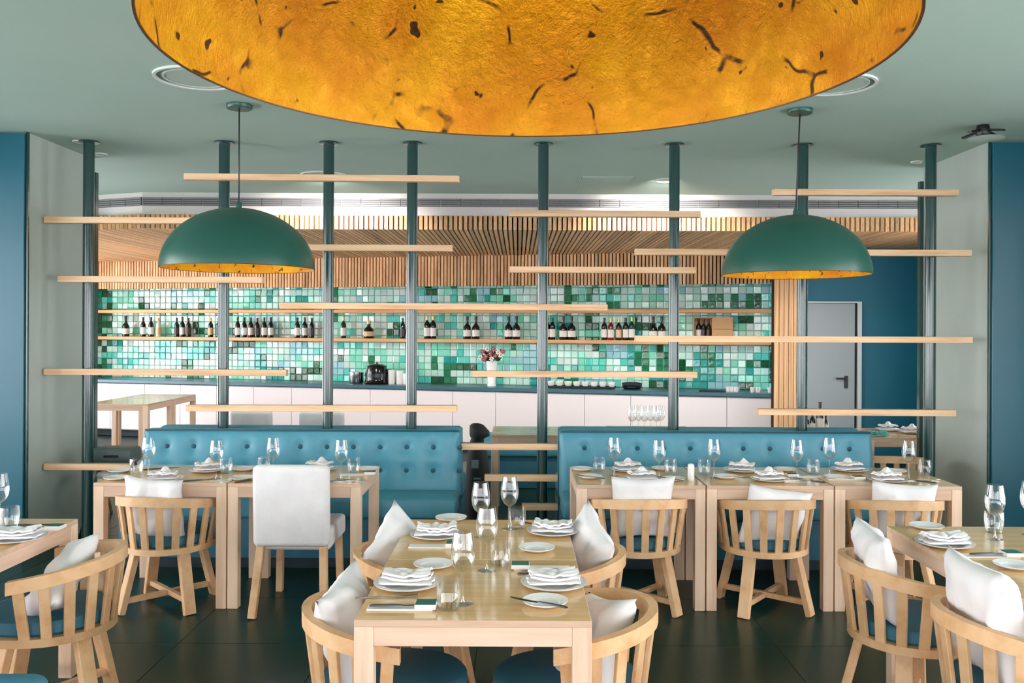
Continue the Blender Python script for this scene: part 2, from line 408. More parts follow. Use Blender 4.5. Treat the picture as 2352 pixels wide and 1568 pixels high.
# timber cladding above the tiles: upright slats on a dark board
clad = struct(oblique_box('wall_slatted', 'dark_backing', 12.24, -7.4, 3.47, 0.28, 2.31, CEIL))
clen = (3.47 + 7.4) * math.hypot(1, S); sw = 0.0495
sme = cbox('cladding_slat', 'slat_wood', (0.034, 0.04, 0.50), 0.003)
i0 = 0
for i in range(i0, int(clen / sw)): obj('slat', sme, clad, (sw * (i + 0.5), -0.012, 2.31 + 0.235))
# soffit: flat ceiling of long slats with a straight front and a receding left corner
XC = (325 - 1190) * 9.16 / F
def front_y(x): return 9.12 if x > XC else 9.12 + (XC - x) * 0.36
sof = struct(obj('ceiling_soffit', MB().box((-1.02, 11.6, 2.86), (12.6, 4.6, 0.04)).mesh('ceiling_soffit', 'dark_backing')))
sof.location = (0, 0, 0)
x = -6.9; SB = unit('slat_wood')
while x < 5.25:
    y0 = front_y(x); y1 = 12.2 - S * min(x, 3.5) if x < 3.5 else 11.05
    o = obj('slat', SB, sof, (x, (y0 + y1) / 2, 2.80), scale=(0.036, y1 - y0, 0.15)); x += 0.052
# white bulkhead with the air grille above the soffit
xs = [-7.35, XC, 5.3]
bk = MB()
for a, b in zip(xs[:-1], xs[1:]):
    pa, pb = Vector((a, front_y(a) + 0.05, 0)), Vector((b, front_y(b) + 0.05, 0)); n = Vector((0, 0.12, 0))
    vs = [pa, pb, pb + n, pa + n]; vs = [v + Vector((0, 0, 2.875)) for v in vs] + [v + Vector((0, 0, CEIL)) for v in vs]
    bk.add(vs, [(0, 3, 2, 1), (4, 5, 6, 7), (0, 1, 5, 4), (1, 2, 6, 5), (2, 3, 7, 6), (3, 0, 4, 7)])
bulk = struct(obj('wall_bulkhead', bk.mesh('wall_bulkhead', 'white_paint')))
gm = MB().box((0, 0, 0), (0.203, 0.008, 0.085), 1)
for q in range(4): gm.box((0, -0.008, -0.032 + q * 0.0213), (0.203, 0.010, 0.011), 0)
gme = gm.mesh('grille_panel', ['grille', 'grille_dark'])
xx = XC + 0.11
while xx < 4.4: obj('grille_panel', gme, bulk, (xx, 9.165, 3.013)); xx += 0.209
ga = -math.atan(0.36); xx = 0.11
while xx < 1.4:
    px_ = XC - xx * math.cos(ga); obj('grille_panel', gme, bulk, (px_, front_y(px_) + 0.045, 3.013), (0, 0, ga)); xx += 0.209
# slatted post at the end of the tiles
pst = struct(block('wall_post', 'dark_backing', (3.20, 10.90, 0), (3.50, 11.0, 2.79)))
for i in range(5):
    o = obj('board', unit('slat_wood'), pst); o.scale = (0.052 / 0.30, 0.03 / 0.1, 2.79 / 2.79)
    o.location = ((-0.15 + 0.03 + 0.060 * i) / 0.30, (-0.05 - 0.012) / 0.1, 0)
# blue wall with a grey door
struct(block('wall_blue', 'blue_wall', (3.49, 11.1, 0), (5.35, 11.3, CEIL)))
d0 = at(1846, 800, 11.05).x; d1 = at(1963, 800, 11.05).x; d2 = at(1978, 800, 11.05).x
do = bpy.data.objects.new('door_1', None); COL.objects.link(do); do.location = (d0, 11.1, 0); struct(do)
block('door_leaf', 'door_grey', (-0.25, -0.055, 0.01), (d1 - d0, -0.005, 2.03), do, bevel=0.003)
block('door_frame', 'door_frame', (-0.25, -0.06, 2.035), (d2 - d0, 0.0, 2.055), do)
block('door_frame', 'door_frame', (d1 - d0 + 0.035, -0.07, 0), (d2 - d0, 0.0, 2.055), do)
block('door_gap', 'black', (d1 - d0 + 0.002, -0.03, 0), (d1 - d0 + 0.035, -0.002, 2.035), do)
hd = at(1946, 872, 11.0); hx = hd.x - d0
h = obj('door_handle', cbox('door_handle', 'black', (0.045, 0.016, 0.16), 0.006), do, (hx, -0.063, hd.z - 0.03))
obj('lever', cbox('lever', 'black', (0.14, 0.02, 0.022), 0.006), h, (-0.07, -0.035, 0.045))
# ------------------------------------------------------------------ ceiling fittings
def ring(name, label, p, ro, ri, inner=True):
    t = thing(name, label, 'ceiling light', (p.x, p.y, CEIL))
    m = MB().lathe([(ro, 0.0), (ro, -0.012), (ro - 0.018, -0.012), (ro - 0.018, 0.0)], 40); obj('outer_rim', m.mesh('outer_rim', 'trim_white', 0.6), t)
    m = MB().lathe([(ro - 0.02, -0.001), (ri, -0.003)], 40); obj('recess', m.mesh('recess', 'recess_grey'), t)
    m = MB().lathe([(ri, -0.002), (ri, -0.010), (ri - 0.012, -0.010), (ri - 0.012, -0.006), (0.001, -0.006)], 40); obj('diffuser', m.mesh('diffuser', 'disc_white', 0.6), t)
    return t
ring('recessed_ceiling_light', 'large round recessed ceiling light ring left of the gold dome', on_plane(452, 178, CEIL), 0.235, 0.185)
ring('recessed_ceiling_light', 'large round recessed ceiling light ring right of the gold dome', on_plane(1921, 193, CEIL), 0.225, 0.18)
ring('recessed_ceiling_light', 'round recessed ceiling ring above the top left timber rail', on_plane(745, 402, CEIL), 0.22, 0.17)
def accent(p, power):
    l = bpy.data.lights.new('fixture_light', 'AREA'); l.shape = 'DISK'; l.size = 0.3; l.energy = power; l.color = (1.0, 0.95, 0.88); l.spread = 1.9
    o = bpy.data.objects.new('fixture_light', l); COL.objects.link(o); o.location = (p.x, p.y, CEIL - 0.02)
    o.rotation_euler = (Vector((p.x * 1.2, 12.0, 0.0)) - Vector((p.x, p.y, CEIL))).to_track_quat('-Z', 'Y').to_euler()
for q_ in ((745, 402), (1530, 413)): accent(on_plane(q_[0], q_[1], CEIL), 62.0)
for px, py, lb in [(1530, 413, 'small round white ceiling light near the middle right pole'), (232, 353, 'tiny round ceiling spot beside the leftmost pole, far side'),
                   (182, 324, 'tiny round ceiling spot above the left plaster pier'), (2106, 371, 'tiny round ceiling spot beside the rightmost pole')]:
    p = on_plane(px, py, CEIL); rr = 0.11 if px == 1530 else 0.05
    t = thing('ceiling_spot', lb, 'ceiling light', (p.x, p.y, CEIL))
    obj('trim_ring', MB().lathe([(rr, 0), (rr, -0.01), (rr * .8, -0.012), (rr * .8, 0)], 24).mesh('trim_ring', 'trim_white', 0.6), t)
    obj('lens', MB().lathe([(rr * .8, -0.004), (0.001, -0.004)], 24).mesh('lens', 'disc_white'), t)
p = on_plane(1391, 415, CEIL)
t = thing('access_panel', 'flush square access hatch in the ceiling before the bar', 'hatch', (p.x, p.y, CEIL))
obj('hatch_frame', cbox('hatch_frame', 'ceiling_paint', (0.50, 0.50, 0.006), 0.001), t, (0, 0, -0.003))
obj('hatch_lid', cbox('hatch_lid', 'ceiling_paint', (0.46, 0.46, 0.006), 0.002), t, (0, 0, -0.008))
p = on_plane(2258, 288, CEIL)
t = thing('ceiling_spotlight', 'black four-armed fitting with a white disc on the ceiling', 'spotlight', (p.x, p.y, CEIL))
obj('hub', MB().lathe([(0.001, 0), (0.04, 0), (0.05, -0.05), (0.04, -0.075), (0.001, -0.08)], 16).mesh('hub', 'black', 0.7), t)
for k in range(4):
    a = 0.5 + k * PI / 2
    obj('arm', MB().beam((0.03 * math.cos(a), 0.03 * math.sin(a), -0.035), (0.15 * math.cos(a), 0.15 * math.sin(a), -0.06), 0.03, 0.012).mesh('arm', 'black'), t)
obj('disc', MB().lathe([(0.001, -0.085), (0.11, -0.085), (0.12, -0.092), (0.09, -0.10), (0.001, -0.104)], 24).mesh('disc', 'disc_white', 0.6), t, (0.02, 0, 0))
# ------------------------------------------------------------------ pendant domes
def dome(name, label, c, rad, hgt, gold, cordtop, cnx, power, seg=64, bulbs=(0.0,)):
    t = thing(name, label, 'pendant lamp', c)
    prof = [(rad * math.cos(a), hgt * math.sin(a)) for a in [PI / 2 * i / 24 for i in range(25)]]
    prof[-1] = (0.012, hgt)
    obj('shade', MB().lathe(prof, seg).mesh('shade', 'lamp_green', 3.2, fix=False), t)
    ip = [(r - 0.006 if r > 0.03 else 0.012, z * 0.992 + 0.0005) for r, z in prof]
    obj('shade_lining', MB().lathe(ip[::-1], seg).mesh('shade_lining', gold, 3.2, fix=False), t)
    obj('shade_rim', MB().lathe([(rad - 0.006, 0.001), (rad - 0.005, -0.002), (rad, -0.002), (rad + 0.001, 0.001)], seg).mesh('shade_rim', 'rim_bronze', 0.8), t)
    obj('cord', MB().tube([(0, 0, hgt - 0.02), (cnx * 0.5, 0, (hgt + cordtop) / 2), (cnx, 0, cordtop - 0.02)], 0.005, 8).mesh('cord', 'cord', 3.2), t)
    obj('cord_grip', MB().lathe([(0.001, 0), (0.018, 0), (0.018, 0.03), (0.006, 0.05)], 12, (0, 0, hgt - 0.004)).mesh('cord_grip', 'lamp_green', 0.7), t)
    obj('ceiling_rose', MB().lathe([(0.001, cordtop - 0.028), (0.075, cordtop - 0.028), (0.08, cordtop - 0.022), (0.08, cordtop), (0.001, cordtop)], 28, (cnx, 0, 0)).mesh('ceiling_rose', 'lamp_green', 0.7), t)
    bz = hgt * 0.8 - 0.06
    hm_ = MB().lathe([(0.001, hgt * 0.99), (0.028, hgt * 0.99), (0.028, hgt * 0.8), (0.001, hgt * 0.8)], 14).mesh('lamp_holder', 'bulb_socket', 0.7)
    bu_ = MB().lathe([(0.001, bz - 0.045)] + [(0.045 * math.cos(a), bz + 0.045 * math.sin(a)) for a in [-1.2 + 2.4 * k / 8 for k in range(9)]] + [(0.015, bz + 0.06)], 16).mesh('bulb', 'bulb', 3.2)
    for oy in bulbs:
        h_ = obj('lamp_holder', hm_, t, (0, oy, -0.10 * abs(oy) - 0.004)); obj('bulb', bu_, h_)
        l = bpy.data.lights.new('lamp_light', 'POINT'); l.energy = power / len(bulbs); l.color = (1.0, 0.89, 0.6); l.shadow_soft_size = 0.07
        lo = bpy.data.objects.new('lamp_light', l); COL.objects.link(lo); lo.parent = t; lo.location = (0, oy, bz - 0.16)
    return t
DC = 1.9
dome('dome_pendant', 'huge dome pendant lined with crackled gold leaf hanging overhead', ((1207 - 1190) * DC / F, DC, EYE + 0.3127 * DC), 0.415 * DC, 0.64, 'gold_large', CEIL - (EYE + 0.3127 * DC), 0, 11.5, 128, (-0.3, 0.3))
pl = at(548, 600, 5.55); dome('dome_pendant', 'green dome pendant with gold lining above the left tables', (pl.x, 5.55, 2.066), 0.475, 0.385, 'gold_small', CEIL - 2.066, 0.0, 4.0)
pr = at(1827, 600, 5.61); dome('dome_pendant', 'green dome pendant with gold lining above the right tables', (pr.x, 5.61, 2.045), 0.466, 0.385, 'gold_small', CEIL - 2.045, 0.025, 4.0)
# ------------------------------------------------------------------ room divider of poles and timber rails
YP, YR = 6.66, 6.585
dv = thing('room_divider', 'open divider of green poles with staggered timber rails', 'room divider', (0, YP, 0))
pme = MB().lathe([(0.041, 0.0), (0.041, CEIL)], 24, cap=True).mesh('pole', 'pole_green', 0.6)
fme = MB().lathe([(0.041, CEIL - 0.001), (0.075, CEIL - 0.004), (0.075, CEIL - 0.012), (0.041, CEIL - 0.016)], 24).mesh('pole_flange', 'pole_green', 0.6)
bme = MB().lathe([(0.041, 0.016), (0.075, 0.012), (0.075, 0.002), (0.041, 0.0)], 24).mesh('pole_flange', 'pole_green', 0.6)
for px in (203, 514, 754, 946, 1247, 1548, 1843, 2137):
    po = obj('pole', pme, dv, (at(px, 640, YP).x, 0, 0)); obj('pole_flange', fme, po); obj('pole_flange', bme, po)
RAILS = [(425, 404, 1055, 414), (105, 505, 560, 508), (1170, 490, 1608, 493), (1775, 442, 2198, 443), (137, 640, 605, 644), (480, 567, 1040, 571),
         (1458, 579, 2228, 581), (1170, 619, 1597, 621), (645, 701, 1395, 707), (1458, 778, 2230, 780), (105, 853, 660, 856), (1085, 858, 1600, 860),
         (430, 938, 1050, 936), (1740, 944, 2192, 949), (105, 1070, 303, 1072), (1060, 1025, 1281, 1025), (1113, 1096, 1281, 1097), (1199, 1163, 1281, 1163)]
for x0, y0, x1, y1 in RAILS:
    a, b = at(x0, y0, YR), at(x1, y1, YR); z = (a.z + b.z) / 2; tl = 0.35 * math.atan2(b.z - a.z, b.x - a.x)
    me = MB().box((0, 0, 0), (b.x - a.x, 0.062, 0.047)).mesh('rail', 'rail_wood', bevel=0.002)
    obj('rail', me, dv, ((a.x + b.x) / 2, YR - YP, z), (0, -tl, 0))
# ------------------------------------------------------------------ bar: shelves, cabinets, worktop
for z, lb in ((1.54, 'long timber bottle shelf, lower of two on the green tile wall'), (1.965, 'long timber shelf, upper of two on the green tile wall')):
    sh = oblique_box('wall_shelf', 'shelf_wood', 12.31, -7.3, 3.46, 0.23, z - 0.05, z, bevel=0.003); tag(sh, lb, 'shelf')
wt = tag(oblique_box('worktop', 'counter_blue', 11.88, -7.3, 3.3, 0.62, 0.83, 0.88, bevel=0.004), 'long grey blue worktop running below the tile wall', 'worktop')
CW = 0.62; cbody = cbox('cabinet_body', 'white_paint', (CW, 0.58, 0.72), 0.002); cdoor = cbox('cabinet_door', 'cabinet_white', (CW - 0.006, 0.022, 0.70), 0.002)
cpl = cbox('plinth', 'kick', (CW, 0.5, 0.1), 0.0)
ncab = int(10.6 * math.hypot(1, S) / CW); cs = Vector((3.3, 11.91 - S * 3.3, 0)) - WD * (CW * ncab)
for i in range(ncab):
    p = cs + WD * (CW * (i + 0.5))
    lb = 'white base cabinet, %s from the right end of the bar run' % nth(ncab - 1 - i)
    t = thing('base_cabinet', lb, 'cabinet', p, ANG, 'white base cabinets under the bar worktop')
    obj('cabinet_body', cbody, t, (0, 0.33, 0.46)); obj('cabinet_door', cdoor, t, (0, 0.022, 0.465)); obj('plinth', cpl, t, (0, 0.35, 0.05))
# ------------------------------------------------------------------ things on the bar
def bar_spot(px, c): x, y = on_line(px, c); return x, y
def bottle_mesh(name, hgt, rad, body, label, foil, squat=False):
    t = MB(); sh = 0.62 if not squat else 0.5
    prof = [(0.001, 0.0), (rad * 0.96, 0.0), (rad, 0.006), (rad, hgt * sh), (rad * 0.85, hgt * (sh + 0.06)), (rad * 0.42, hgt * (sh + 0.15)), (rad * 0.36, hgt * (sh + 0.2)), (rad * 0.36, hgt * 0.84)]
    bm_ = MB().lathe(prof, 16).mesh(name + '_body', body, 0.7)
    lm = MB().lathe([(rad + 0.001, hgt * 0.12), (rad + 0.0015, hgt * 0.12), (rad + 0.0015, hgt * sh * 0.78), (rad + 0.001, hgt * sh * 0.78)], 16).mesh(name + '_label', label, 0.7)
    fm = MB().lathe([(rad * 0.40, hgt * 0.82), (rad * 0.40, hgt * 0.96), (rad * 0.46, hgt * 0.965), (rad * 0.46, hgt), (0.001, hgt)], 12).mesh(name + '_foil', foil, 0.7)
    return bm_, lm, fm
BK = {'w': bottle_mesh('wine', 0.31, 0.040, 'bottle_dark', 'label_white', 'foil_dark'),
      'd': bottle_mesh('dark', 0.30, 0.037, 'bottle_dark', 'foil_dark', 'black'),
      'c': bottle_mesh('cream', 0.30, 0.040, 'bottle_dark', 'label_cream', 'foil_gold'),
      'g': bottle_mesh('gold', 0.33, 0.046, 'bottle_dark', 'label_white', 'foil_gold'),
      's': bottle_mesh('squat', 0.26, 0.075, 'bottle_dark', 'label_cream', 'foil_gold', True),
      'b': bottle_mesh('broad', 0.33, 0.056, 'bottle_dark', 'label_white', 'black', True),
      'n': bottle_mesh('green', 0.32, 0.042, 'bottle_green', 'label_white', 'foil_gold'),
      'r': bottle_mesh('red', 0.30, 0.040, 'bottle_red', 'label_white', 'foil_gold'),
      'p': bottle_mesh('pale', 0.30, 0.036, 'label_white', 'label_cream', 'foil_gold')}
KIND = {'w': 'dark wine bottle with white label', 'd': 'plain dark wine bottle', 'c': 'dark bottle with cream label', 'g': 'dark bottle with gold neck',
        's': 'squat dark liqueur bottle', 'b': 'broad dark spirit bottle with white label', 'n': 'green glass bottle with white label', 'r': 'red bottle with white label', 'p': 'pale frosted bottle'}
def bottle(k, loc, label, group, sc_=1.0):
    t = thing('bottle', label, 'bottle', loc, R.uniform(0, 6), group); t.scale = (sc_,) * 3
    a, b, c = BK[k]; obj('bottle_body', a, t); obj('bottle_label', b, t); obj('neck_foil', c, t); return t
BOT = [(289, 'b'), (329, 'w'), (347, 'w'), (364, 'p'), (406, 'd'), (419, 'w'), (433, 'd'), (484, 'c'), (501, 'd'), (546, 'w'), (561, 'w'), (576, 'w'), (591, 'd'), (607, 'w'),
       (622, 'w'), (683, 'w'), (700, 'w'), (716, 'd'), (789, 'n'), (847, 's'), (925, 'd'), (981, 'g'), (995, 'g'), (1073, 'b'), (1093, 'b'), (1168, 'b'), (1186, 'b'), (1257, 'w'), (1269, 'w'),
       (1294, 'b'), (1313, 'b'), (1388, 'w'), (1403, 'r'), (1421, 'c'), (1437, 'w'), (1451, 'n'), (1500, 'b'), (1520, 'b')]
for i, (px, k) in enumerate(BOT):
    x, y = bar_spot(px, 12.41 + R.uniform(-0.012, 0.012))
    bottle(k, (x, y, 1.54), '%s, %s from left on the lower bar shelf' % (KIND[k], nth(i)), 'bottles on the lower bar shelf')
x, y = bar_spot(1638, 12.43)
cr = thing('wine_crate', 'open light wooden wine crate at the right end of the bottle shelf', 'crate', (x, y, 1.54), ANG)
block('crate_back', 'crate', (-0.26, 0.06, 0), (0.26, 0.075, 0.32), cr)
for a in (-0.26, -0.015, 0.245): block('crate_side', 'crate', (a, -0.07, 0), (a + 0.015, 0.06, 0.32), cr)
block('crate_floor', 'crate', (-0.245, -0.07, 0), (0.245, 0.06, 0.012), cr); block('crate_roof', 'crate', (-0.245, -0.07, 0.308), (0.245, 0.06, 0.32), cr)
block('crate_lid', 'crate', (0.0, -0.075, 0.012), (0.245, -0.062, 0.155), cr); block('crate_lid', 'crate', (0.0, -0.075, 0.16), (0.245, -0.062, 0.308), cr)
for k, dx in enumerate((-0.19, -0.125, -0.06)):
    p = Matrix.Rotation(ANG, 4, 'Z') @ Vector((dx, -0.005, 0.012)) + Vector((x, y, 1.54))
    bottle('d' if k else 'w', p, 'dark bottle standing in the wooden crate, %s from left' % nth(k), 'bottles in the wooden crate', 0.93)
# kettle, cups, canisters, vase, bowls
CZ = 0.88
x, y = bar_spot(866, 12.2)
t = thing('soup_kettle', 'black rounded soup kettle on the bar worktop', 'kettle', (x, y, CZ), ANG)
obj('kettle_body', MB().lathe([(0.001, 0), (0.17, 0), (0.185, 0.02), (0.175, 0.03), (0.165, 0.07), (0.165, 0.18), (0.14, 0.25), (0.001, 0.25)], 28).mesh('kettle_body', 'black_gloss', 0.6), t)
obj('kettle_band', MB().lathe([(0.167, 0.10), (0.169, 0.10), (0.169, 0.15), (0.167, 0.15)], 28).mesh('kettle_band', 'dark_steel', 0.6), t)
obj('kettle_lid', MB().lathe([(0.143, 0.25), (0.145, 0.262), (0.10, 0.285), (0.02, 0.293), (0.02, 0.31), (0.001, 0.315)], 28).mesh('kettle_lid', 'black_gloss', 0.6), t)
obj('kettle_handle', MB().tube([(0.16, 0, 0.2), (0.21, 0, 0.21), (0.215, 0, 0.17), (0.165, 0, 0.15)], 0.012, 8).mesh('kettle_handle', 'black', 3.2), t)
x, y = bar_spot(819, 12.2)
t = thing('steel_pot', 'small grey steel pot left of the black kettle', 'pot', (x, y, CZ))
obj('pot_body', MB().lathe([(0.001, 0), (0.09, 0), (0.105, 0.03), (0.105, 0.16), (0.098, 0.16), (0.098, 0.02), (0.001, 0.02)], 24).mesh('pot_body', 'steel', 0.7), t)
obj('pot_rim', MB().lathe([(0.103, 0.158), (0.112, 0.16), (0.112, 0.166), (0.098, 0.166)], 24).mesh('pot_rim', 'steel', 0.7), t)
for px, hh, nm in ((900, 0.21, 'first'), (919, 0.20, 'second'), (934, 0.16, 'third')):
    x, y = bar_spot(px, 12.2)
    t = thing('canister', 'white canister right of the black kettle, %s of three' % nm, 'canister', (x, y, CZ), 0, 'white canisters on the bar')
    obj('canister_body', MB().lathe([(0.001, 0), (0.05, 0), (0.052, 0.005), (0.052, hh - 0.02), (0.001, hh - 0.02)], 18).mesh('canister_body', 'porcelain', 0.7), t)
    obj('canister_lid', MB().lathe([(0.053, hh - 0.02), (0.053, hh - 0.004), (0.047, hh), (0.001, hh)], 18).mesh('canister_lid', 'porcelain', 0.7), t)
x, y = bar_spot(1130, 12.15)
t = thing('flower_vase', 'tall white flared vase on the bar worktop', 'vase', (x, y, CZ))
obj('vase_body', MB().lathe([(0.001, 0), (0.06, 0), (0.065, 0.01), (0.055, 0.05), (0.085, 0.36), (0.078, 0.36), (0.05, 0.06), (0.001, 0.05)], 24).mesh('vase_body', 'porcelain', 0.7), t)
bq = thing('flower_bouquet', 'dark bouquet with pink and white blossoms in the white vase', 'flowers', (x, y, CZ + 0.34))
def leaf_mesh():
    return MB().add([(0, 0, 0), (0.024, 0, 0.05), (0.012, 0.01, 0.11), (0, 0.016, 0.15), (-0.012, 0.01, 0.11), (-0.024, 0, 0.05)], [(0, 1, 2, 3, 4, 5)]).mesh('leaf', 'leaf', fix=False)
lfm = leaf_mesh()
stm = MB().tube([(0, 0, -0.25), (0, 0, 0.06)], 0.006, 5).mesh('stem', 'leaf')
for k in range(40):
    th, ph = R.uniform(0, 2 * PI), R.uniform(0.15, 1.35); r0 = R.uniform(0.02, 0.10)
    obj('leaf', lfm, bq, (r0 * math.cos(th), r0 * math.sin(th), R.uniform(0.0, 0.08)), (0, ph, th) if k % 2 else (ph, 0, th), (1, 1, R.uniform(0.7, 1.1)))
for k in range(5): obj('stem', stm, bq, (R.uniform(-0.02, 0.02), R.uniform(-0.02, 0.02), 0))
def blossom(c):
    m = MB()
    for q in range(7):
        a = 2 * PI * q / 7; ca, sa = math.cos(a), math.sin(a)
        m.add([(0, 0, 0.004), (0.022 * ca - 0.012 * sa, 0.022 * sa + 0.012 * ca, 0.012), (0.042 * ca, 0.042 * sa, 0.006), (0.022 * ca + 0.012 * sa, 0.022 * sa - 0.012 * ca, 0.012)], [(0, 3, 2, 1)])
    m.lathe([(0.001, 0.018), (0.012, 0.012), (0.014, 0.0)], 8, mi=1)
    return m.mesh('blossom', [c, 'foil_gold'], fix=False)
bl = [blossom('petal_white'), blossom('petal_pink')]
for k, (bx_, bz_) in enumerate([(-0.16, 0.07), (-0.13, 0.15), (-0.08, 0.08), (-0.06, 0.18), (-0.02, 0.12), (0.02, 0.19), (0.05, 0.09), (0.09, 0.14), (0.13, 0.10), (0.0, 0.05), (-0.11, 0.04), (0.16, 0.15)]):
    obj('blossom', bl[0 if k in (0, 3, 7, 8, 9) else 1], bq, (bx_, -0.11, bz_), (PI / 2 - 0.3, 0, R.uniform(-.4, .4)))
x, y = bar_spot(1336, 12.18)
tr = thing('bowl_tray', 'dark tray under the row of small bowls on the bar', 'tray', (x, y, CZ), ANG)
obj('tray_base', cbox('tray_base', 'black', (0.92, 0.2, 0.012), 0.003), tr, (0, 0, 0.008))
for s_ in (-1, 1): obj('tray_lip', cbox('tray_lip', 'black', (0.92, 0.008, 0.02), 0.002), tr, (0, s_ * 0.098, 0.022))
bwm = MB().lathe([(0.001, 0.0), (0.03, 0.0), (0.05, 0.03), (0.056, 0.07), (0.052, 0.07), (0.045, 0.03), (0.001, 0.012)], 20)
bw_me = bwm.mesh('bowl_body', 'porcelain', 0.8); bf_me = MB().lathe([(0.032, 0.0), (0.034, -0.006), (0.026, -0.006)], 20).mesh('bowl_foot', 'porcelain', 0.8)
for k in range(8):
    q = Matrix.Rotation(ANG, 4, 'Z') @ Vector((-0.42 + 0.12 * k, -0.02, 0.021)) + Vector((x, y, CZ))
    t = thing('small_bowl', 'small pale bowl on the dark bar tray, %s from left' % nth(k), 'bowl', q, 0, 'bowls on the bar tray'); obj('bowl_body', bw_me, t); obj('bowl_foot', bf_me, t)
x, y = bar_spot(1452, 12.2)
t = thing('dark_platter', 'dark rounded platter with rolled cloth right of the bar bowls', 'platter', (x, y, CZ), ANG)
obj('platter_dish', MB().lathe([(0.001, 0), (0.10, 0), (0.15, 0.03), (0.145, 0.034), (0.001, 0.012)], 24).mesh('platter_dish', 'black', 0.7), t)
obj('rolled_cloth', MB().tube([(-0.13, 0, 0.05), (-0.05, 0.01, 0.065), (0.05, -0.01, 0.065), (0.13, 0, 0.05)], 0.035, 10).mesh('rolled_cloth', 'rubber', 3.2), t)
x, y = bar_spot(1637, 12.1)
t = thing('serving_tray', 'flat black serving tray lying on the bar worktop', 'tray', (x, y, CZ), ANG)
obj('tray_base', cbox('tray_base', 'black', (0.34, 0.24, 0.012), 0.004), t, (0, 0, 0.006)); obj('tray_lip', cbox('tray_lip', 'black', (0.34, 0.012, 0.022), 0.003), t, (0, -0.114, 0.011))
cup_me = MB().lathe([(0.001, 0), (0.026, 0), (0.034, 0.065), (0.031, 0.065), (0.024, 0.006), (0.001, 0.006)], 16).mesh('cup_body', 'porcelain', 0.7)
cup_h = MB().tube([(0.032, 0, 0.05), (0.05, 0, 0.045), (0.048, 0, 0.025), (0.029, 0, 0.02)], 0.004, 6).mesh('cup_handle', 'porcelain', 3.2)
for k, px in enumerate((1673, 1682, 1691, 1729, 1741, 1769)):
    x, y = bar_spot(px, 12.1); t = thing('coffee_cup', 'white coffee cup at the right end of the worktop, %s from left' % nth(k), 'cup', (x, y, CZ), -0.6, 'cups at the end of the worktop')
    obj('cup_body', cup_me, t); obj('cup_handle', cup_h, t)
# ------------------------------------------------------------------ tables
TH = 0.754; LEGW = 0.062; APH = 0.062; TT = 0.022
def dining_table(label, x0, x1, y0, y1):
    t = thing('dining_table', label, 'table', ((x0 + x1) / 2, (y0 + y1) / 2, 0), 0, 'pale oak dining tables')
    wx, wy = x1 - x0 - 0.004, y1 - y0 - 0.004
    tm = MB().box((0, 0, 0), (wx, wy, TT)).mesh('table_top', ['wood_x', 'table_top'], bevel=0.002)
    for p_ in tm.polygons:
        if p_.normal.z > 0.9: p_.material_index = 1
    obj('table_top', tm, t, (0, 0, TH - TT / 2))
    lm = cbox('leg', 'wood_z', (LEGW, LEGW, TH - TT), 0.002)
    for sx in (-1, 1):
        for sy in (-1, 1): obj('leg', lm, t, (sx * (wx - LEGW) / 2, sy * (wy - LEGW) / 2, (TH - TT) / 2))
    ax = cbox('apron', 'wood_x', (wx - 2 * LEGW - 0.001, 0.022, APH), 0.001); ay = cbox('apron', 'wood_y', (0.022, wy - 2 * LEGW - 0.001, APH), 0.001)
    for s_ in (-1, 1):
        obj('apron', ax, t, (0, s_ * (wy / 2 - 0.013), TH - TT - APH / 2)); obj('apron', ay, t, (s_ * (wx / 2 - 0.013), 0, TH - TT - APH / 2))
    return t
YB0, YB1 = 5.23, 5.94
dining_table('oak table against the left banquette, leftmost one', -2.55, -1.747, YB0, YB1)
dining_table('oak table against the left banquette behind the white chair', -1.743, -0.94, YB0, YB1)
dining_table('oak table against the right banquette, leftmost of three', 0.356, 1.133, YB0, YB1)
dining_table('oak table against the right banquette, middle of three', 1.137, 1.904, YB0, YB1)
dining_table('oak table against the right banquette, rightmost of three', 1.908, 2.675, YB0, YB1)
dining_table('oak table front and centre, nearer of the joined pair', -0.524, 0.243, 2.79, 3.529)
dining_table('oak table front and centre, farther of the joined pair', -0.524, 0.243, 3.533, 4.272)
dining_table('oak table cut by the left edge, farther one', -2.92, -2.14, 3.51, 4.25)
dining_table('oak table cut by the left edge, nearer one', -2.92, -2.14, 2.76, 3.50)
dining_table('oak table at the right edge, farther one', 1.766, 2.546, 3.43, 4.17)
dining_table('oak table at the right edge, nearer one', 1.766, 2.546, 2.68, 3.42)
dining_table('oak table in the gap between the banquettes', -0.235, 0.545, 7.67, 8.36)
dining_table('pale table behind the divider at far left, nearer of two', -5.28, -4.50, 10.6, 11.38)
dining_table('pale table behind the divider at far left, farther of two', -5.28, -4.50, 11.40, 12.18)
dining_table('oak service table behind the right banquette end', 3.06, 3.84, 7.62, 8.36)
# table behind the right banquette that carries the spare glasses, and one that carries the oil bottles
dining_table('oak table hidden behind the right banquette with spare glasses', 0.85, 1.63, 7.7, 8.44)
dining_table('oak table hidden behind the right banquette with condiment bottles', 2.2, 2.98, 7.62, 8.36)
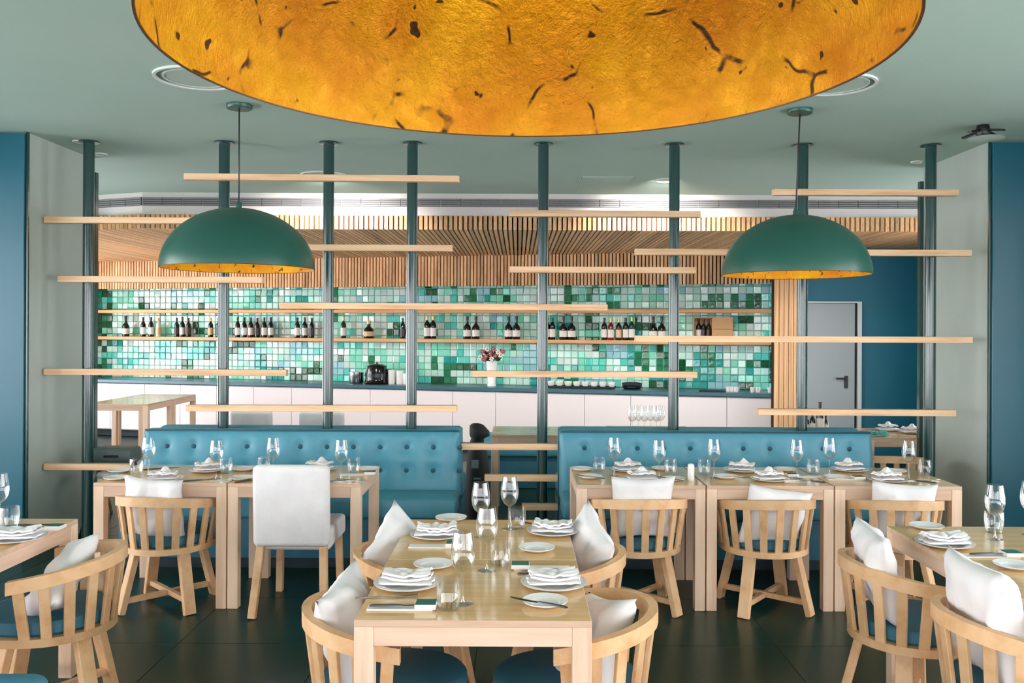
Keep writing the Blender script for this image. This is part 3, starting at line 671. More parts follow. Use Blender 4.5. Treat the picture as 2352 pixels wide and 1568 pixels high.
# ------------------------------------------------------------------ spindle-back tub chairs
RT, RB, ARM = 0.285, 0.262, 0.085
def upath(r, arm, n=18):
    pts = [(-r, arm), (-r, arm * 0.5)]
    pts += [(-r * math.cos(PI * i / n), -r * math.sin(PI * i / n)) for i in range(n + 1)]
    return pts + [(r, arm * 0.5), (r, arm)]
def rail_z(y): return 0.676 - (y + RT) / (RT + ARM) * 0.062
def tub_rail():
    pts = upath(RT, ARM); rings = []
    for i, (x, y) in enumerate(pts):
        a, b = pts[max(i - 1, 0)], pts[min(i + 1, len(pts) - 1)]
        d = Vector((b[0] - a[0], b[1] - a[1], 0)).normalized(); nrm = Vector((d.y, -d.x, 0)) * 0.017
        c = Vector((x, y, rail_z(y))); h_ = Vector((0, 0, 0.027))
        rings.append([c - nrm - h_, c + nrm - h_, c + nrm + h_, c - nrm + h_])
    return MB().sweep(rings).mesh('top_rail', 'chair_wood', 0.7)
def dplate(r, arm, z0, z1, mname, name, inset=0.0, round_=0.0, n=20):
    pts = [(-r * math.cos(PI * i / n), -r * math.sin(PI * i / n)) for i in range(n + 1)] + [(r * math.cos(PI * i / n), arm * math.sin(PI * i / n) ** 0.8) for i in range(1, n)]
    m = MB(); k = len(pts)
    lv = [(z0, 0.0), (z1, 0.0)] if not round_ else [(z0, round_), (z0 + round_, 0.0), (z1 - round_, 0.0), (z1 - round_ * 0.3, round_ * 0.5), (z1, round_ * 1.8)]
    vs = []
    for z, i_ in lv: vs += [(x * (r - i_) / r, y * (r - i_) / r, z) for x, y in pts]
    fs = [(q * k + t, q * k + (t + 1) % k, (q + 1) * k + (t + 1) % k, (q + 1) * k + t) for q in range(len(lv) - 1) for t in range(k)]
    fs += [tuple(range(k))[::-1], tuple(range((len(lv) - 1) * k, len(lv) * k))]
    return m.add(vs, fs).mesh(name, mname, 0.7)
def usample(r, arm, s):                                  # s in 0..1 along the horseshoe
    tot = 2 * arm + PI * r; d = s * tot
    if d < arm: return -r, arm - d
    if d > arm + PI * r: return r, d - arm - PI * r
    a = (d - arm) / r; return -r * math.cos(a), -r * math.sin(a)
RAIL_ME = tub_rail(); SEATF = dplate(RB, 0.30, 0.355, 0.39, 'chair_wood', 'seat_frame'); CUSH = dplate(RB - 0.024, 0.29, 0.39, 0.455, 'teal_seat', 'seat_cushion', round_=0.014)
PIPING = None
SPIN = []
for i in range(11):
    s_ = 0.03 + 0.94 * i / 10
    xb, yb = usample(RB - 0.012, ARM - 0.03, s_); xt, yt = usample(RT, ARM - 0.01, s_)
    p, q = Vector((xb, yb, 0.385)), Vector((xt, yt, rail_z(yt) - 0.02)); out = Vector((xt, yt if yt < 0 else 0, 0)).normalized()
    SPIN.append(MB().beam(p, q, 0.042, 0.017, out).mesh('spindle', 'chair_wood', bevel=0.002))
LEGS = []
for k in range(4):
    a = PI / 4 + k * PI / 2; ca, sa = math.cos(a), math.sin(a)
    LEGS.append(MB().beam((0.20 * ca, 0.20 * sa, 0.36), (0.29 * ca, 0.29 * sa, 0.0), 0.068, 0.036, (ca, sa, 0)).mesh('leg', 'chair_wood', bevel=0.003))
STR = [MB().beam((0.275 * math.cos(a), 0.275 * math.sin(a), 0.072 + dz), (-0.275 * math.cos(a), -0.275 * math.sin(a), 0.072 + dz), 0.03, 0.032).mesh('stretcher', 'chair_wood', bevel=0.002) for a, dz in ((PI / 4, 0.0), (3 * PI / 4, 0.004))]
def tub_chair(label, x, y, rz, legturn=0.0):
    t = thing('tub_chair', label, 'chair', (x, y, 0), rz, 'spindle-back tub chairs')
    obj('top_rail', RAIL_ME, t); obj('seat_frame', SEATF, t); obj('seat_cushion', CUSH, t)
    for s_ in SPIN: obj('spindle', s_, t)
    for l in LEGS: obj('leg', l, t, rot=(0, 0, legturn))
    for s_ in STR: obj('stretcher', s_, t, rot=(0, 0, legturn))
    return t
# scatter cushions: plump squares with drawn-out corners
def pillow_mesh(seed, sz=0.385, th=0.066):
    n = 18; m = MB(); vs = []; idx = {}
    for side in (1, -1):
        for i in range(n + 1):
            for j in range(n + 1):
                u, v = -1 + 2 * i / n, -1 + 2 * j / n
                e = max(0.0, (1 - u ** 4) * (1 - v ** 4)) ** 0.55
                px_ = u * sz / 2 * (1 - 0.09 * (1 - v * v) * u * u * 1.0); pz_ = v * sz / 2 * (1 - 0.09 * (1 - u * u) * v * v)
                wr = noise.noise(Vector((u * 2.2 + seed * 7, v * 2.2, side * 3.0))) * 0.028 * e + noise.noise(Vector((u * 6 + seed, v * 3, side * 5.0))) * 0.011 * e
                bend = 0.03 * noise.noise(Vector((u * 0.9, v * 0.9 + seed * 3, 0.5)))
                if e == 0 and side == -1: idx[(side, i, j)] = idx[(1, i, j)]; continue
                idx[(side, i, j)] = len(vs); vs.append((px_, side * (th * e) + (wr * 1.0) + bend, pz_))
    fs = []
    for side in (1, -1):
        for i in range(n):
            for j in range(n):
                q = [idx[(side, i, j)], idx[(side, i + 1, j)], idx[(side, i + 1, j + 1)], idx[(side, i, j + 1)]]
                fs.append(tuple(q if side == -1 else q[::-1]))
    return m.add(vs, fs).mesh('pillow', 'pillow_fabric', 3.2, fix=True)
PIL = [pillow_mesh(k) for k in range(5)] + [pillow_mesh(9, 0.43, 0.07)]
def pillow(k, chair_xy, rz, label, off=(0, -0.165), lean=0.24, twist=0.0, z=0.665, roll=0.0):
    p = Matrix.Rotation(rz, 4, 'Z') @ Vector((off[0], off[1], 0))
    o = obj('scatter_cushion', PIL[k], None, (chair_xy[0] + p.x, chair_xy[1] + p.y, z), (0, 0, 0))
    o.rotation_mode = 'XYZ'
    o.matrix_world = Matrix.Translation(o.location) @ Matrix.Rotation(rz + twist, 4, 'Z') @ Matrix.Rotation(lean, 4, 'X') @ Matrix.Rotation(roll, 4, 'Y')
    return tag(o, label, 'cushion', 'white scatter cushions')
R90 = PI / 2
CH = [  # label, x, y, facing, leg turn, cushion label, cushion args
    ('tub chair at the leftmost banquette table, beside the white chair', -2.13, 5.33, -0.16, 0.16, 'white cushion with pinched corners on the chair at the left table', dict(k=0, roll=0.04, z=0.615, off=(0.0, -0.15))),
    ('tub chair at the right banquette tables, leftmost of three', 0.735, 5.33, 0.04, 0.0, 'tall white cushion rising above the rail, right banquette tables', dict(k=1, z=0.635, lean=0.15)),
    ('tub chair at the right banquette tables, middle of three', 1.51, 5.33, 0.06, 0.05, 'white cushion tipped to the left, middle chair of three', dict(k=2, roll=0.16, z=0.575)),
    ('tub chair at the right banquette tables, rightmost of three', 2.28, 5.33, -0.04, 0.0, 'white cushion on the rightmost banquette table chair', dict(k=3, roll=0.05, z=0.61)),
    ('tub chair at the centre table, front left', -0.468, 3.15, -R90, 0.0, 'white cushion on the front left centre chair', dict(k=4, twist=-0.15, lean=0.28, z=0.60, roll=0.12, off=(-0.02, -0.135))),
    ('tub chair at the centre table, front right', 0.206, 3.15, R90, 0.0, 'white cushion slumped low in the front right centre chair', dict(k=1, lean=0.5, z=0.54, roll=0.25, twist=0.25, off=(0.02, -0.07))),
    ('tub chair at the centre table, rear left', -0.43, 3.92, -R90, 0.0, 'white cushion on the rear left centre chair', dict(k=2, lean=0.3, roll=0.5, z=0.64, twist=-0.42, off=(-0.05, -0.11))),
    ('tub chair at the centre table, rear right', 0.187, 3.92, R90, 0.0, 'white cushion on the rear right centre chair', dict(k=0, lean=0.3, roll=-0.4, z=0.65, twist=0.4, off=(0.05, -0.12))),
    ('tub chair cut by the left edge, arms towards the table', -2.06, 3.87, R90 + 0.17, 0.1, 'white cushion lying aslant in the chair at the left edge', dict(k=3, lean=0.7, roll=0.7, z=0.56, off=(-0.02, -0.02), twist=0.3)),
    ('tub chair at the right edge table, farther one', 1.72, 3.80, -R90, 0.25, 'white cushion on the farther right edge chair', dict(k=2, lean=0.22, roll=0.08, z=0.645, twist=-0.08, off=(0, -0.15))),
    ('tub chair at the right edge table, nearest the camera', 1.80, 3.09, -R90, 0.1, 'plump white cushion in the nearest right edge chair', dict(k=5, lean=0.2, z=0.67, off=(0, -0.145), twist=-0.1)),
]
for lb, x, y, rz, lt, cl, ca in CH:
    tub_chair(lb, x, y, rz, lt); pillow(chair_xy=(x, y), rz=rz, label=cl, **ca)
tub_chair('tub chair behind the right end of the banquette', 3.02, 7.12, -0.15, 0.0)
# ------------------------------------------------------------------ upholstered dining chairs
def soft_box(name, mname, size, r, seg=3):
    bm = bmesh.new(); bmesh.ops.create_cube(bm, size=1.0)
    for v in bm.verts: v.co = Vector((v.co.x * size[0], v.co.y * size[1], v.co.z * size[2]))
    bmesh.ops.bevel(bm, geom=bm.edges[:], offset=r, segments=seg, affect='EDGES', profile=0.5)
    me = bpy.data.meshes.new(name); bm.to_mesh(me); bm.free(); me.materials.append(MATS[mname])
    for p in me.polygons: p.use_smooth = True
    return me
def soft_chair(name, label, fabric, x, y, rz, back_h=0.885, wdt=0.45):
    t = thing(name, label, 'chair', (x, y, 0), rz, 'upholstered dining chairs')
    bk_ = obj('backrest', soft_box('backrest', fabric, (wdt, 0.085, back_h - 0.40), 0.036, 4), t, (0, -0.225, (back_h + 0.40) / 2), (0.05, 0, 0))
    obj('seat', soft_box('seat', fabric, (wdt, 0.47, 0.13), 0.028, 3), t, (0, 0.03, 0.435))
    for sx in (-1, 1):
        obj('leg', MB().beam((sx * (wdt / 2 - 0.04), -0.21, 0.40), (sx * (wdt / 2 - 0.015), -0.30, 0), 0.044, 0.044, (0, 1, 0)).mesh('leg', 'chair_wood', bevel=0.003), t)
        obj('leg', MB().beam((sx * (wdt / 2 - 0.04), 0.22, 0.38), (sx * (wdt / 2 - 0.03), 0.24, 0), 0.042, 0.042, (0, 1, 0)).mesh('leg', 'chair_wood', bevel=0.003), t)
    return t
soft_chair('upholstered_chair', 'white upholstered high-back chair seen from behind at the left tables', 'white_fabric', -1.33, 5.36, 0.0)
soft_chair('upholstered_chair', 'teal upholstered chair back cut off at the bottom left', 'teal_seat', -1.33, 2.28, 0.0, 0.87)
pa = at(580, 945, 8.35); soft_chair('upholstered_chair', 'white chair behind the left banquette, left of two', 'white_fabric', pa.x, 8.55, 0.0, 0.90, 0.40)
pa = at(741, 945, 8.35); soft_chair('upholstered_chair', 'white chair behind the left banquette, right of two', 'white_fabric', pa.x, 8.55, 0.0, 0.90, 0.43)
# ------------------------------------------------------------------ banquettes
def banquette(name, label, x0, x1, facing, nb, bx0, bxs):
    """facing -1: sits toward the camera. Local x along the bench, y from the seat front to the back."""
    ln = x1 - x0; t = thing(name, label, 'banquette', (x0, 0, 0))
    Y = (lambda y: y) if facing < 0 else (lambda y: 13.34 - y)
    prof = [(6.435, 0.44), (6.435, 0.50), (6.44, 0.56), (6.447, 0.64), (6.455, 0.72), (6.462, 0.78), (6.47, 0.83), (6.478, 0.87), (6.487, 0.9), (6.500, 0.921), (6.52, 0.93), (6.585, 0.93), (6.60, 0.922), (6.605, 0.90), (6.605, 0.44)]
    fine = []
    for (a, b), (c, d) in zip(prof[:-1], prof[1:]):
        k = max(1, int(math.hypot(c - a, d - b) / 0.022)) if d < 0.9 and c < 6.6 else 1
        fine += [(a + (c - a) * q / k, b + (d - b) * q / k) for q in range(k)]
    fine.append(prof[-1]); nx = int(ln / 0.024); nf = len(fine)
    but = [(bx0 + bxs * i, z) for i in range(nb) for z in (0.805, 0.635)]
    vs = []
    for i in range(nx + 1):
        x = ln * i / nx; ex = min(x, ln - x)
        for (y, z) in fine:
            dy = 0.0
            if y < 6.5:
                for bx_, bz_ in but:
                    r2 = (x - bx_) ** 2 + (z - bz_) ** 2
                    if r2 < 0.03: dy += 0.022 * math.exp(-r2 / 0.0014) + 0.008 * math.exp(-r2 / 0.006)
                if ex < 0.03: dy += 0.03 * (1 - ex / 0.03) ** 2
            zz = z - (0.015 * (1 - ex / 0.03) ** 2 if ex < 0.03 and z > 0.88 else 0)
            vs.append((x, Y(y + dy), zz))
    fs = [(i * nf + j, (i + 1) * nf + j, (i + 1) * nf + (j + 1) % nf, i * nf + (j + 1) % nf) for i in range(nx) for j in range(nf)]
    fs += [tuple(range(nf)), tuple(range(nx * nf, nx * nf + nf))[::-1]]
    obj('backrest', MB().add(vs, fs).mesh('backrest', 'teal_leather', 0.9), t)
    bm_ = MB().lathe([(0.001, 0.009), (0.012, 0.007), (0.018, 0.0)], 12).mesh('button', 'seam', 3.2)
    if facing < 0:
        for bx_, bz_ in but:
            yb = next(a + (c - a) * (bz_ - b) / (d - b) for (a, b), (c, d) in zip(prof[:-1], prof[1:]) if b <= bz_ <= d)
            obj('button', bm_, t, (bx_, yb + 0.022, bz_), (R90, 0, 0))
        obj('piping', MB().tube([(0.01, 6.497, 0.925), (ln - 0.01, 6.497, 0.925)], 0.006, 8).mesh('piping', 'seam', 3.2), t)
    def sl(lo, hi, nm, mm, r):
        ys = sorted((Y(lo[1]), Y(hi[1]))); d = (hi[0] - lo[0], ys[1] - ys[0], hi[2] - lo[2])
        obj(nm, soft_box(nm, mm, d, r), t, ((lo[0] + hi[0]) / 2, sum(ys) / 2, (lo[2] + hi[2]) / 2))
    sl((0, 6.06, 0.36), (ln, 6.44, 0.50), 'seat', 'teal_leather', 0.025)
    sl((0.0, 6.09, 0.08), (ln, 6.60, 0.36), 'base', 'teal_seat', 0.004)
    sl((0.02, 6.13, 0.0), (ln - 0.02, 6.58, 0.08), 'plinth', 'kick', 0.002)
    return t
BL0, BL1 = at(328, 1000, 6.48).x, at(1056, 1000, 6.48).x
BR0, BR1 = at(1286, 1000, 6.48).x, at(2005, 1000, 6.48).x
banquette('banquette', 'teal buttoned banquette behind the left dining tables', BL0, BL1, -1, 12, at(380, 1025, 6.46).x - BL0 - 0.0, 0.1985)
banquette('banquette', 'teal buttoned banquette behind the right dining tables', BR0, BR1, -1, 11, at(1343, 1025, 6.46).x - BR0, 0.1975)
banquette('banquette', 'teal banquette back to back behind the left one', BL0 + 0.02, BL1, 1, 6, 0.2, 0.3)
banquette('banquette', 'teal banquette back to back behind the right one', BR0, BR1, 1, 6, 0.2, 0.3)
# bench behind the table in the gap
t = thing('bench', 'grey teal bench behind the table in the gap', 'bench', (0.25, 9.4, 0))
obj('bench_seat', soft_box('bench_seat', 'teal_leather', (1.5, 0.45, 0.12), 0.02), t, (0, 0, 0.40)); obj('bench_base', soft_box('bench_base', 'teal_seat', (1.46, 0.40, 0.34), 0.01), t, (0, 0, 0.17)); obj('bench_back', soft_box('bench_back', 'teal_leather', (1.5, 0.09, 0.22), 0.03), t, (0, 0.21, 0.44), (-0.08, 0, 0))
# dark tall bag beside the banquette end
pa = at(1098, 1100, 7.4)
t = thing('tall_bag', 'tall dark bag with pale tag beside the left banquette end', 'bag', (pa.x, 7.4, 0))
rings = []
for z, rx, ry, ox in ((0.0, 0.10, 0.12, 0), (0.05, 0.115, 0.14, 0), (0.4, 0.105, 0.13, 0.0), (0.6, 0.09, 0.12, -0.005), (0.72, 0.062, 0.10, -0.012), (0.76, 0.055, 0.09, -0.005), (0.78, 0.085, 0.1, 0.012), (0.82, 0.085, 0.1, 0.01), (0.87, 0.06, 0.08, -0.012), (0.885, 0.03, 0.04, -0.02)):
    rings.append([(ox + rx * math.cos(2 * PI * q / 14), ry * math.sin(2 * PI * q / 14), z) for q in range(14)])
obj('bag_body', MB().sweep(rings).mesh('bag_body', 'rubber', 3.2), t)
obj('bag_tag', cbox('bag_tag', 'grey_plastic', (0.06, 0.004, 0.07), 0.001), t, (-0.02, -0.136, 0.56), (-0.1, 0, 0)); obj('bag_strap', cbox('bag_strap', 'grey_plastic', (0.06, 0.004, 0.016), 0.001), t, (0.0, -0.138, 0.44))
# grey plastic high chair and grey tub seat at the far left
pa = at(268, 1050, 7.0)
t = thing('high_chair', 'grey plastic child high chair beside the left pier', 'high chair', (pa.x, 7.0, 0))
obj('chair_back', soft_box('chair_back', 'grey_plastic', (0.33, 0.20, 0.13), 0.03), t, (0, 0, 0.665))
obj('grip_slot', soft_box('grip_slot', 'black', (0.12, 0.02, 0.022), 0.009), t, (0.0, -0.096, 0.665))
obj('chair_seat', soft_box('chair_seat', 'porcelain', (0.24, 0.26, 0.05), 0.02), t, (0.02, -0.02, 0.52))
for sx in (-1, 1):
    for sy in (-1, 1): obj('leg', MB().tube([(sx * 0.11, sy * 0.09, 0.60), (sx * 0.20, sy * 0.2, 0.0)], 0.014, 8).mesh('leg', 'steel', 3.2), t)
pa = at(205, 1000, 7.85)
t = thing('shell_chair', 'grey rounded shell chair half hidden by the left pier', 'chair', (pa.x - 0.05, 7.85, 0), -0.4)
sh_r = []
for i in range(13):
    a = PI * i / 12; hh = 0.46 + 0.42 * math.sin(a) ** 1.3
    x_, y_ = 0.30 * math.cos(a), -0.27 * math.sin(a); nx_, ny_ = math.cos(a) * 0.022, -math.sin(a) * 0.022
    sh_r.append([(x_ * .85, y_ * .85, 0.40), (x_ + nx_, y_ + ny_, hh), (x_ - nx_, y_ - ny_, hh), (x_ * .8 - nx_, y_ * .8 - ny_, 0.40)])
obj('shell', MB().sweep(sh_r).mesh('shell', 'grey_fabric', 0.9), t)
obj('seat', MB().lathe([(0.001, 0.36), (0.24, 0.36), (0.26, 0.40), (0.25, 0.44), (0.001, 0.45)], 24).mesh('seat', 'grey_fabric', 0.8), t)
for k in range(4):
    a = PI / 4 + k * R90; obj('leg', MB().tube([(0.16 * math.cos(a), 0.16 * math.sin(a), 0.37), (0.23 * math.cos(a), 0.23 * math.sin(a), 0)], 0.015, 8).mesh('leg', 'chair_wood', 3.2), t)
# ------------------------------------------------------------------ tableware
def wine_glass_parts():
    bowl = [(0.0045, 0.105), (0.014, 0.108), (0.028, 0.120), (0.038, 0.140), (0.0425, 0.165), (0.041, 0.195), (0.036, 0.225), (0.0325, 0.245)]
    stem = [(0.0045, 0.107), (0.0036, 0.09), (0.0034, 0.05), (0.0042, 0.02), (0.008, 0.007)]
    foot = [(0.008, 0.007), (0.02, 0.004), (0.036, 0.0015), (0.036, 0.0), (0.001, 0.0)]
    return [('bowl', MB().lathe(bowl, 28).mesh('bowl', 'glass', 3.2, fix=False)), ('stem', MB().lathe(stem, 12).mesh('stem', 'glass', 3.2, fix=False)), ('foot', MB().lathe(foot, 28).mesh('foot', 'glass', 0.7, fix=False))]
WG = wine_glass_parts()
TUMB = [('glass_wall', MB().lathe([(0.034, 0.006), (0.040, 0.03), (0.043, 0.06), (0.041, 0.098)], 28).mesh('glass_wall', 'glass', 3.2, fix=False)),
        ('glass_base', MB().lathe([(0.001, 0.012), (0.030, 0.012), (0.034, 0.006), (0.031, 0.0), (0.001, 0.0)], 28).mesh('glass_base', 'glass', 0.7, fix=False))]
def plate_parts(r):
    return [('plate_well', MB().lathe([(0.001, 0.004), (r * 0.60, 0.004), (r * 0.66, 0.009)], 36).mesh('plate_well', 'porcelain', 0.9, fix=False)),
            ('plate_rim', MB().lathe([(r * 0.66, 0.009), (r * 0.98, 0.018), (r, 0.0175), (r * 0.98, 0.014), (r * 0.62, 0.0), (0.001, 0.0)], 36).mesh('plate_rim', 'porcelain', 0.6, fix=False))]
DIN, BRE = plate_parts(0.122), plate_parts(0.078)
def multi(name, parts, label, cat, loc, rz, group):
    t = thing(name, label, cat, loc, rz, group)
    for n_, me in parts: obj(n_, me, t)
    return t
def napkin_mesh(seed, lx=0.19, ly=0.095, peak=0.0):
    """a napkin folded into a loose layered strip"""
    m = MB(); nx, ny = 22, 12
    for layer in range(3):
        z0 = 0.004 + layer * 0.010; sc_ = 1 - 0.05 * layer; top = {}
        vs = []; fs = []
        for q, th in ((0, 0.0), (1, 0.008)):
            for i in range(nx + 1):
                for j in range(ny + 1):
                    u, v = -1 + 2 * i / nx, -1 + 2 * j / ny
                    x_ = u * lx / 2 * sc_ + 0.008 * noise.noise(Vector((v * 2, layer * 3.1, seed)))
                    y_ = v * ly / 2 * sc_ + 0.012 * noise.noise(Vector((u * 1.6, layer * 2.7, seed + 4.2))) + 0.006 * layer
                    z = z0 + th * (1 - (u * v) ** 6) + 0.011 * abs(noise.noise(Vector((u * 2.2 + seed, v * 1.2, layer)))) * (0.5 + layer * 0.5) + 0.012 * u * u * (layer > 0)
                    if peak: z += peak * math.exp(-((u - 0.1) ** 2) / 0.10 - (v - 0.2) ** 2 / 0.5) * (layer == 2) + peak * 0.55 * (layer == 1) * math.exp(-(u * u) / 0.5)
                    vs.append((x_, y_, z))
        k = (nx + 1) * (ny + 1); g = lambda i, j: i * (ny + 1) + j
        for i in range(nx):
            for j in range(ny):
                a = (g(i, j), g(i + 1, j), g(i + 1, j + 1), g(i, j + 1)); fs.append(tuple(k + t for t in a)); fs.append(a[::-1])
        rim = [g(i, 0) for i in range(nx)] + [g(nx, j) for j in range(ny)] + [g(i, ny) for i in range(nx, 0, -1)] + [g(0, j) for j in range(ny, 0, -1)]
        for a, b in zip(rim, rim[1:] + rim[:1]): fs.append((a, b, b + k, a + k))
        m.add(vs, fs)
    return m.mesh('napkin', 'linen', 0.9, fix=False)
NAP = [napkin_mesh(k * 3.7) for k in range(3)]; NAPP = [napkin_mesh(20 + k * 3.1, 0.17, 0.10, 0.04) for k in range(3)]
def knife_parts():
    hm = MB().sweep([[(x_, -w_, 0.001), (x_, w_, 0.001), (x_, w_ * .8, 0.001 + t_), (x_, -w_ * .8, 0.001 + t_)] for x_, w_, t_ in ((-0.11, 0.005, 0.003), (-0.10, 0.008, 0.005), (-0.03, 0.007, 0.005), (0.0, 0.005, 0.004))]).mesh('knife_handle', 'dark_steel', 0.7)
    bm_ = MB().sweep([[(x_, -0.004, 0.001), (x_, w_, 0.0015), (x_, w_, 0.0025), (x_, -0.004, 0.003)] for x_, w_ in ((0.0, 0.006), (0.03, 0.010), (0.08, 0.010), (0.105, 0.004), (0.112, -0.002))]).mesh('knife_blade', 'dark_steel', 0.7)
    return [('knife_handle', hm), ('knife_blade', bm_)]
def fork_parts():
    hm = MB().sweep([[(x_, -w_, z_), (x_, w_, z_), (x_, w_, z_ + 0.0025), (x_, -w_, z_ + 0.0025)] for x_, w_, z_ in ((-0.11, 0.006, 0.001), (-0.04, 0.004, 0.003), (0.02, 0.0035, 0.006), (0.035, 0.011, 0.004), (0.06, 0.012, 0.002))]).mesh('fork_handle', 'steel', 0.7)
    tm = MB()
    for q in range(4): tm.beam((0.058, -0.0095 + q * 0.0063, 0.003), (0.105, -0.0088 + q * 0.0059, 0.007), 0.0028, 0.002)
    return [('fork_handle', hm), ('fork_tines', tm.mesh('fork_tines', 'steel'))]
KN, FK = knife_parts(), fork_parts()
POUCH = [('pouch_sleeve', cbox('pouch_sleeve', 'paper', (0.22, 0.058, 0.006), 0.002)), ('pouch_card', MB().box((0, 0, 0), (0.07, 0.066, 0.016)).mesh('pouch_card', ['paper', 'teal_card'], bevel=0.001))]
for p_ in POUCH[1][1].polygons: p_.material_index = int(p_.normal.z > 0.9)
def pouch(label, loc, rz, group, flip=1):
    t = thing('cutlery_sleeve', label, 'cutlery sleeve', loc, rz, group)
    obj('sleeve', POUCH[0][1], t, (0, 0, 0.003)); obj('card', POUCH[1][1], t, (flip * 0.085, 0.0, 0.0145)); return t
def setting(where, glasses, tumblers, plates, breads, forks, pouches, peak, zone):
    """each list holds pixel feet on the table top (px, py[, turn[, napkin?]])"""
    g = zone
    for lst, nm, parts, kind, cat in ((glasses, 'wine_glass', WG, 'clear stemmed wine glass', 'wine glass'), (tumblers, 'tumbler', TUMB, 'short clear water tumbler', 'tumbler'), (breads, 'bread_plate', BRE, 'small white bread plate', 'plate')):
        for i, q in enumerate(sorted(lst)):
            p = on_plane(q[0], q[1], TH); lb = '%s, %s from left %s' % (kind, nth(i), where) if len(lst) > 1 else '%s %s' % (kind, where)
            multi(nm, parts, lb, cat, p, R.uniform(0, 6), cat + 's ' + g)
    for i, q in enumerate(sorted(plates)):
        p = on_plane(q[0], q[1], TH); od = '%s from left ' % nth(i) if len(plates) > 1 else ''
        multi('dinner_plate', DIN, 'white dinner plate, %s%s' % (od, where), 'plate', p, 0, 'dinner plates ' + g)
        o = obj('napkin', (NAPP if peak else NAP)[i % 3], None, (p.x, p.y, TH + 0.011), (0, 0, q[2] if len(q) > 2 else 0))
        tag(o, 'folded white napkin on its plate, %s%s' % (od, where), 'napkin', 'napkins ' + g)
    for i, q in enumerate(sorted(forks)):
        p = on_plane(q[0], q[1], TH + (q[4] if len(q) > 4 else 0)); p.z = TH + (q[4] if len(q) > 4 else 0); kind = q[3]
        lb = '%s, %s from left %s' % ('slim steel knife' if kind == 'knife' else 'steel fork', nth(i), where)
        multi(kind, KN if kind == 'knife' else FK, lb, kind, p, q[2], 'cutlery ' + g)
    for i, q in enumerate(sorted(pouches)):
        p = on_plane(q[0], q[1], TH); lb = 'white cutlery sleeve with green card, %s from left %s' % (nth(i), where) if len(pouches) > 1 else 'white cutlery sleeve with green card %s' % where
        pouch(lb, p, q[2], 'cutlery sleeves ' + g, q[3])
setting('on the centre table', [(1104, 1232), (1170, 1214), (1118, 1310), (1063, 1386)], [(1187, 1213), (1150, 1297), (1030, 1397)],
        [(1003, 1232, 0.05), (1270, 1224, -0.1), (935, 1345, -0.1), (1272, 1344, 0.05)], [(1036, 1194), (1233, 1264), (995, 1302), (1252, 1388)],
        [(1263, 1310, 0.05, 'fork'), (1255, 1317, 0.05, 'knife'), (890, 1372, 0.12, 'fork'), (925, 1391, 0.05, 'knife', 0.012), (1236, 1384, 2.6, 'knife', 0.019), (1234, 1205, 2.45, 'knife', 0.0)],
        [(998, 1256, 0.0, 1), (920, 1397, 0.0, 1), (1245, 1306, 0.0, -1)], False, 'on the centre table')
setting('on the left banquette tables', [(341, 1093), (497, 1102), (627, 1094), (784, 1100)], [(313, 1088), (519, 1086), (606, 1084), (812, 1086)],
        [(375, 1103, 0.2), (478, 1082, 0.4), (733, 1079, -0.3)], [(268, 1101), (560, 1080), (555, 1101), (845, 1080), (276, 1084)],
        [(465, 1102, 0.5, 'knife'), (535, 1102, 0.4, 'fork'), (575, 1103, 0.9, 'knife'), (775, 1104, 0.6, 'knife'), (800, 1106, 0.1, 'fork'), (370, 1076, 0.5, 'knife')], [(820, 1090, 0.05, 1), (575, 1094, 0.0, 1)], True, 'on the left banquette tables')
setting('on the right banquette tables', [(1411, 1092), (1514, 1100), (1640, 1097), (1830, 1098), (1905, 1092), (2087, 1101)], [(1376, 1082), (1540, 1088), (1617, 1089), (1868, 1088), (2124, 1090)],
        [(1443, 1081, 0.3), (1475, 1103, 0.2), (1704, 1082, -0.3), (1768, 1103, 0.2), (1952, 1081, 0.3), (2038, 1105, 0.2)],
        [(1356, 1098), (1545, 1103), (1522, 1079), (1667, 1098), (1803, 1081), (1921, 1099), (2055, 1085), (1335, 1080)],
        [(1355, 1095, 2.4, 'knife', 0.019), (1537, 1099, 2.2, 'knife', 0.019), (1858, 1103, 2.3, 'knife'), (1838, 1104, 0.2, 'fork'), (1690, 1096, 0.2, 'fork'), (2105, 1104, 2.4, 'knife'), (2120, 1103, 0.1, 'fork')], [(1940, 1101, 0.0, 1), (1850, 1095, 0.0, -1)], True, 'on the right banquette tables')
setting('on the left edge table', [(-2, 1206)], [(22, 1212)], [(38, 1240, 0.1)], [], [(95, 1210, 0.3, 'fork'), (70, 1206, 0.2, 'knife')], [(85, 1216, 0.0, 1)], False, 'on the left edge table')
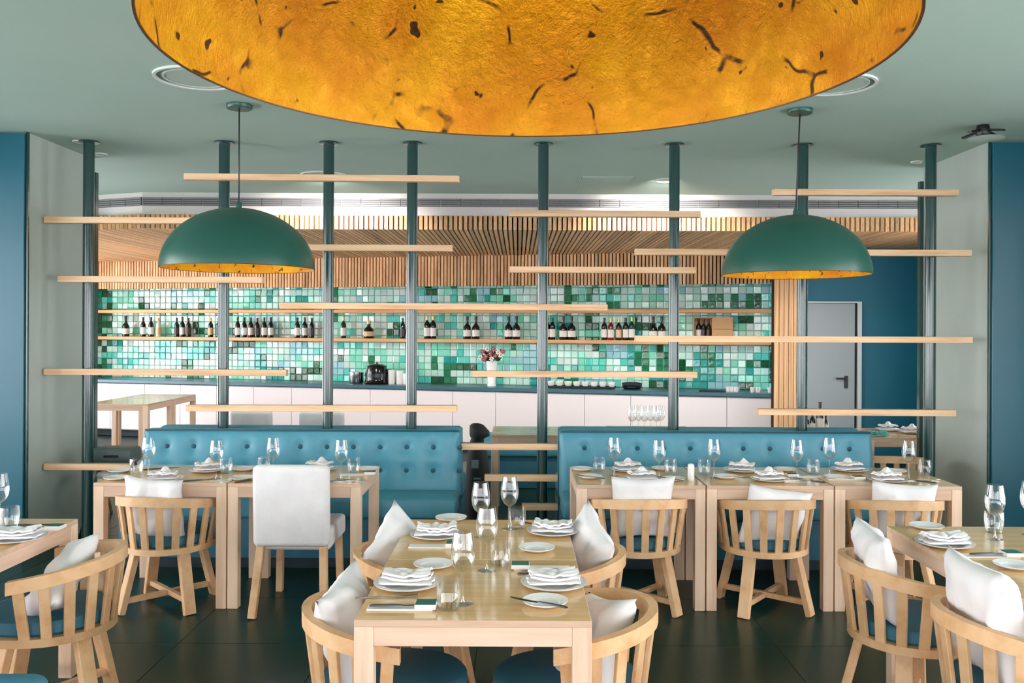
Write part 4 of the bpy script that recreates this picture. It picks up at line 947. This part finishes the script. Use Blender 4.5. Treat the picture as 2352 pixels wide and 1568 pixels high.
setting('on the right edge table', [(2285, 1238), (2366, 1228)], [(2283, 1222)], [(2170, 1252, 0.0)], [(2128, 1213), (2330, 1304)], [(2285, 1272, 0.1, 'knife', 0.012)], [(2275, 1278, 0.0, 1)], False, 'on the right edge table')
p = on_plane(1587, 1103, TH)
t = thing('salt_shaker', 'white cylindrical salt shaker on the right banquette tables', 'salt shaker', p)
obj('shaker_body', MB().lathe([(0.001, 0), (0.019, 0), (0.021, 0.004), (0.021, 0.085), (0.001, 0.085)], 18).mesh('shaker_body', 'porcelain', 0.7), t)
obj('shaker_cap', MB().lathe([(0.0205, 0.085), (0.02, 0.098), (0.012, 0.104), (0.001, 0.105)], 18).mesh('shaker_cap', 'porcelain', 0.7), t)
# spare glasses behind the right banquette, condiments, plates on the service table
for k, px in enumerate((1452, 1466, 1480, 1494, 1508, 1517)):
    D = 7.86 + 0.05 * (k % 2); q = at(px, 950, D); multi('wine_glass', WG, 'wine glass behind the right banquette, %s of six from left' % nth(k), 'wine glass', (q.x, D, TH), 0, 'spare glasses behind the right banquette')
for k, (px, kd, s_) in enumerate(((1853, 'w', 0.55), (1866, 'w', 0.62), (1884, 'w', 0.92), (1897, 'w', 0.55))):
    q = at(px, 950, 7.9); bottle(kd, (q.x, 7.9, TH), 'condiment bottle before the grey door, %s from left' % nth(k), 'condiment bottles before the grey door', s_)
for nm, px, D, k in (('left', 2040, 8.15, 0), ('right', 2096, 7.95, 1)):
    q = at(px, 990, D); multi('dinner_plate', DIN, 'white plate on the service table, %s one' % nm, 'plate', (q.x, D, TH), 0, 'plates on the service table')
    tag(obj('napkin', NAPP[k], None, (q.x, D, TH + 0.011)), 'crumpled white napkin on the service table, %s one' % nm, 'napkin', 'napkins on the service table')
q = at(2014, 997, 7.72)
tag(obj('teal_napkin', napkin_mesh(51.0, 0.16, 0.08), None, (q.x + 0.02, 7.72, TH + 0.001), (0, 0, 0.2)), 'pale teal folded cloth on the service table corner', 'napkin').data.materials[0] = MATS['pale_teal']
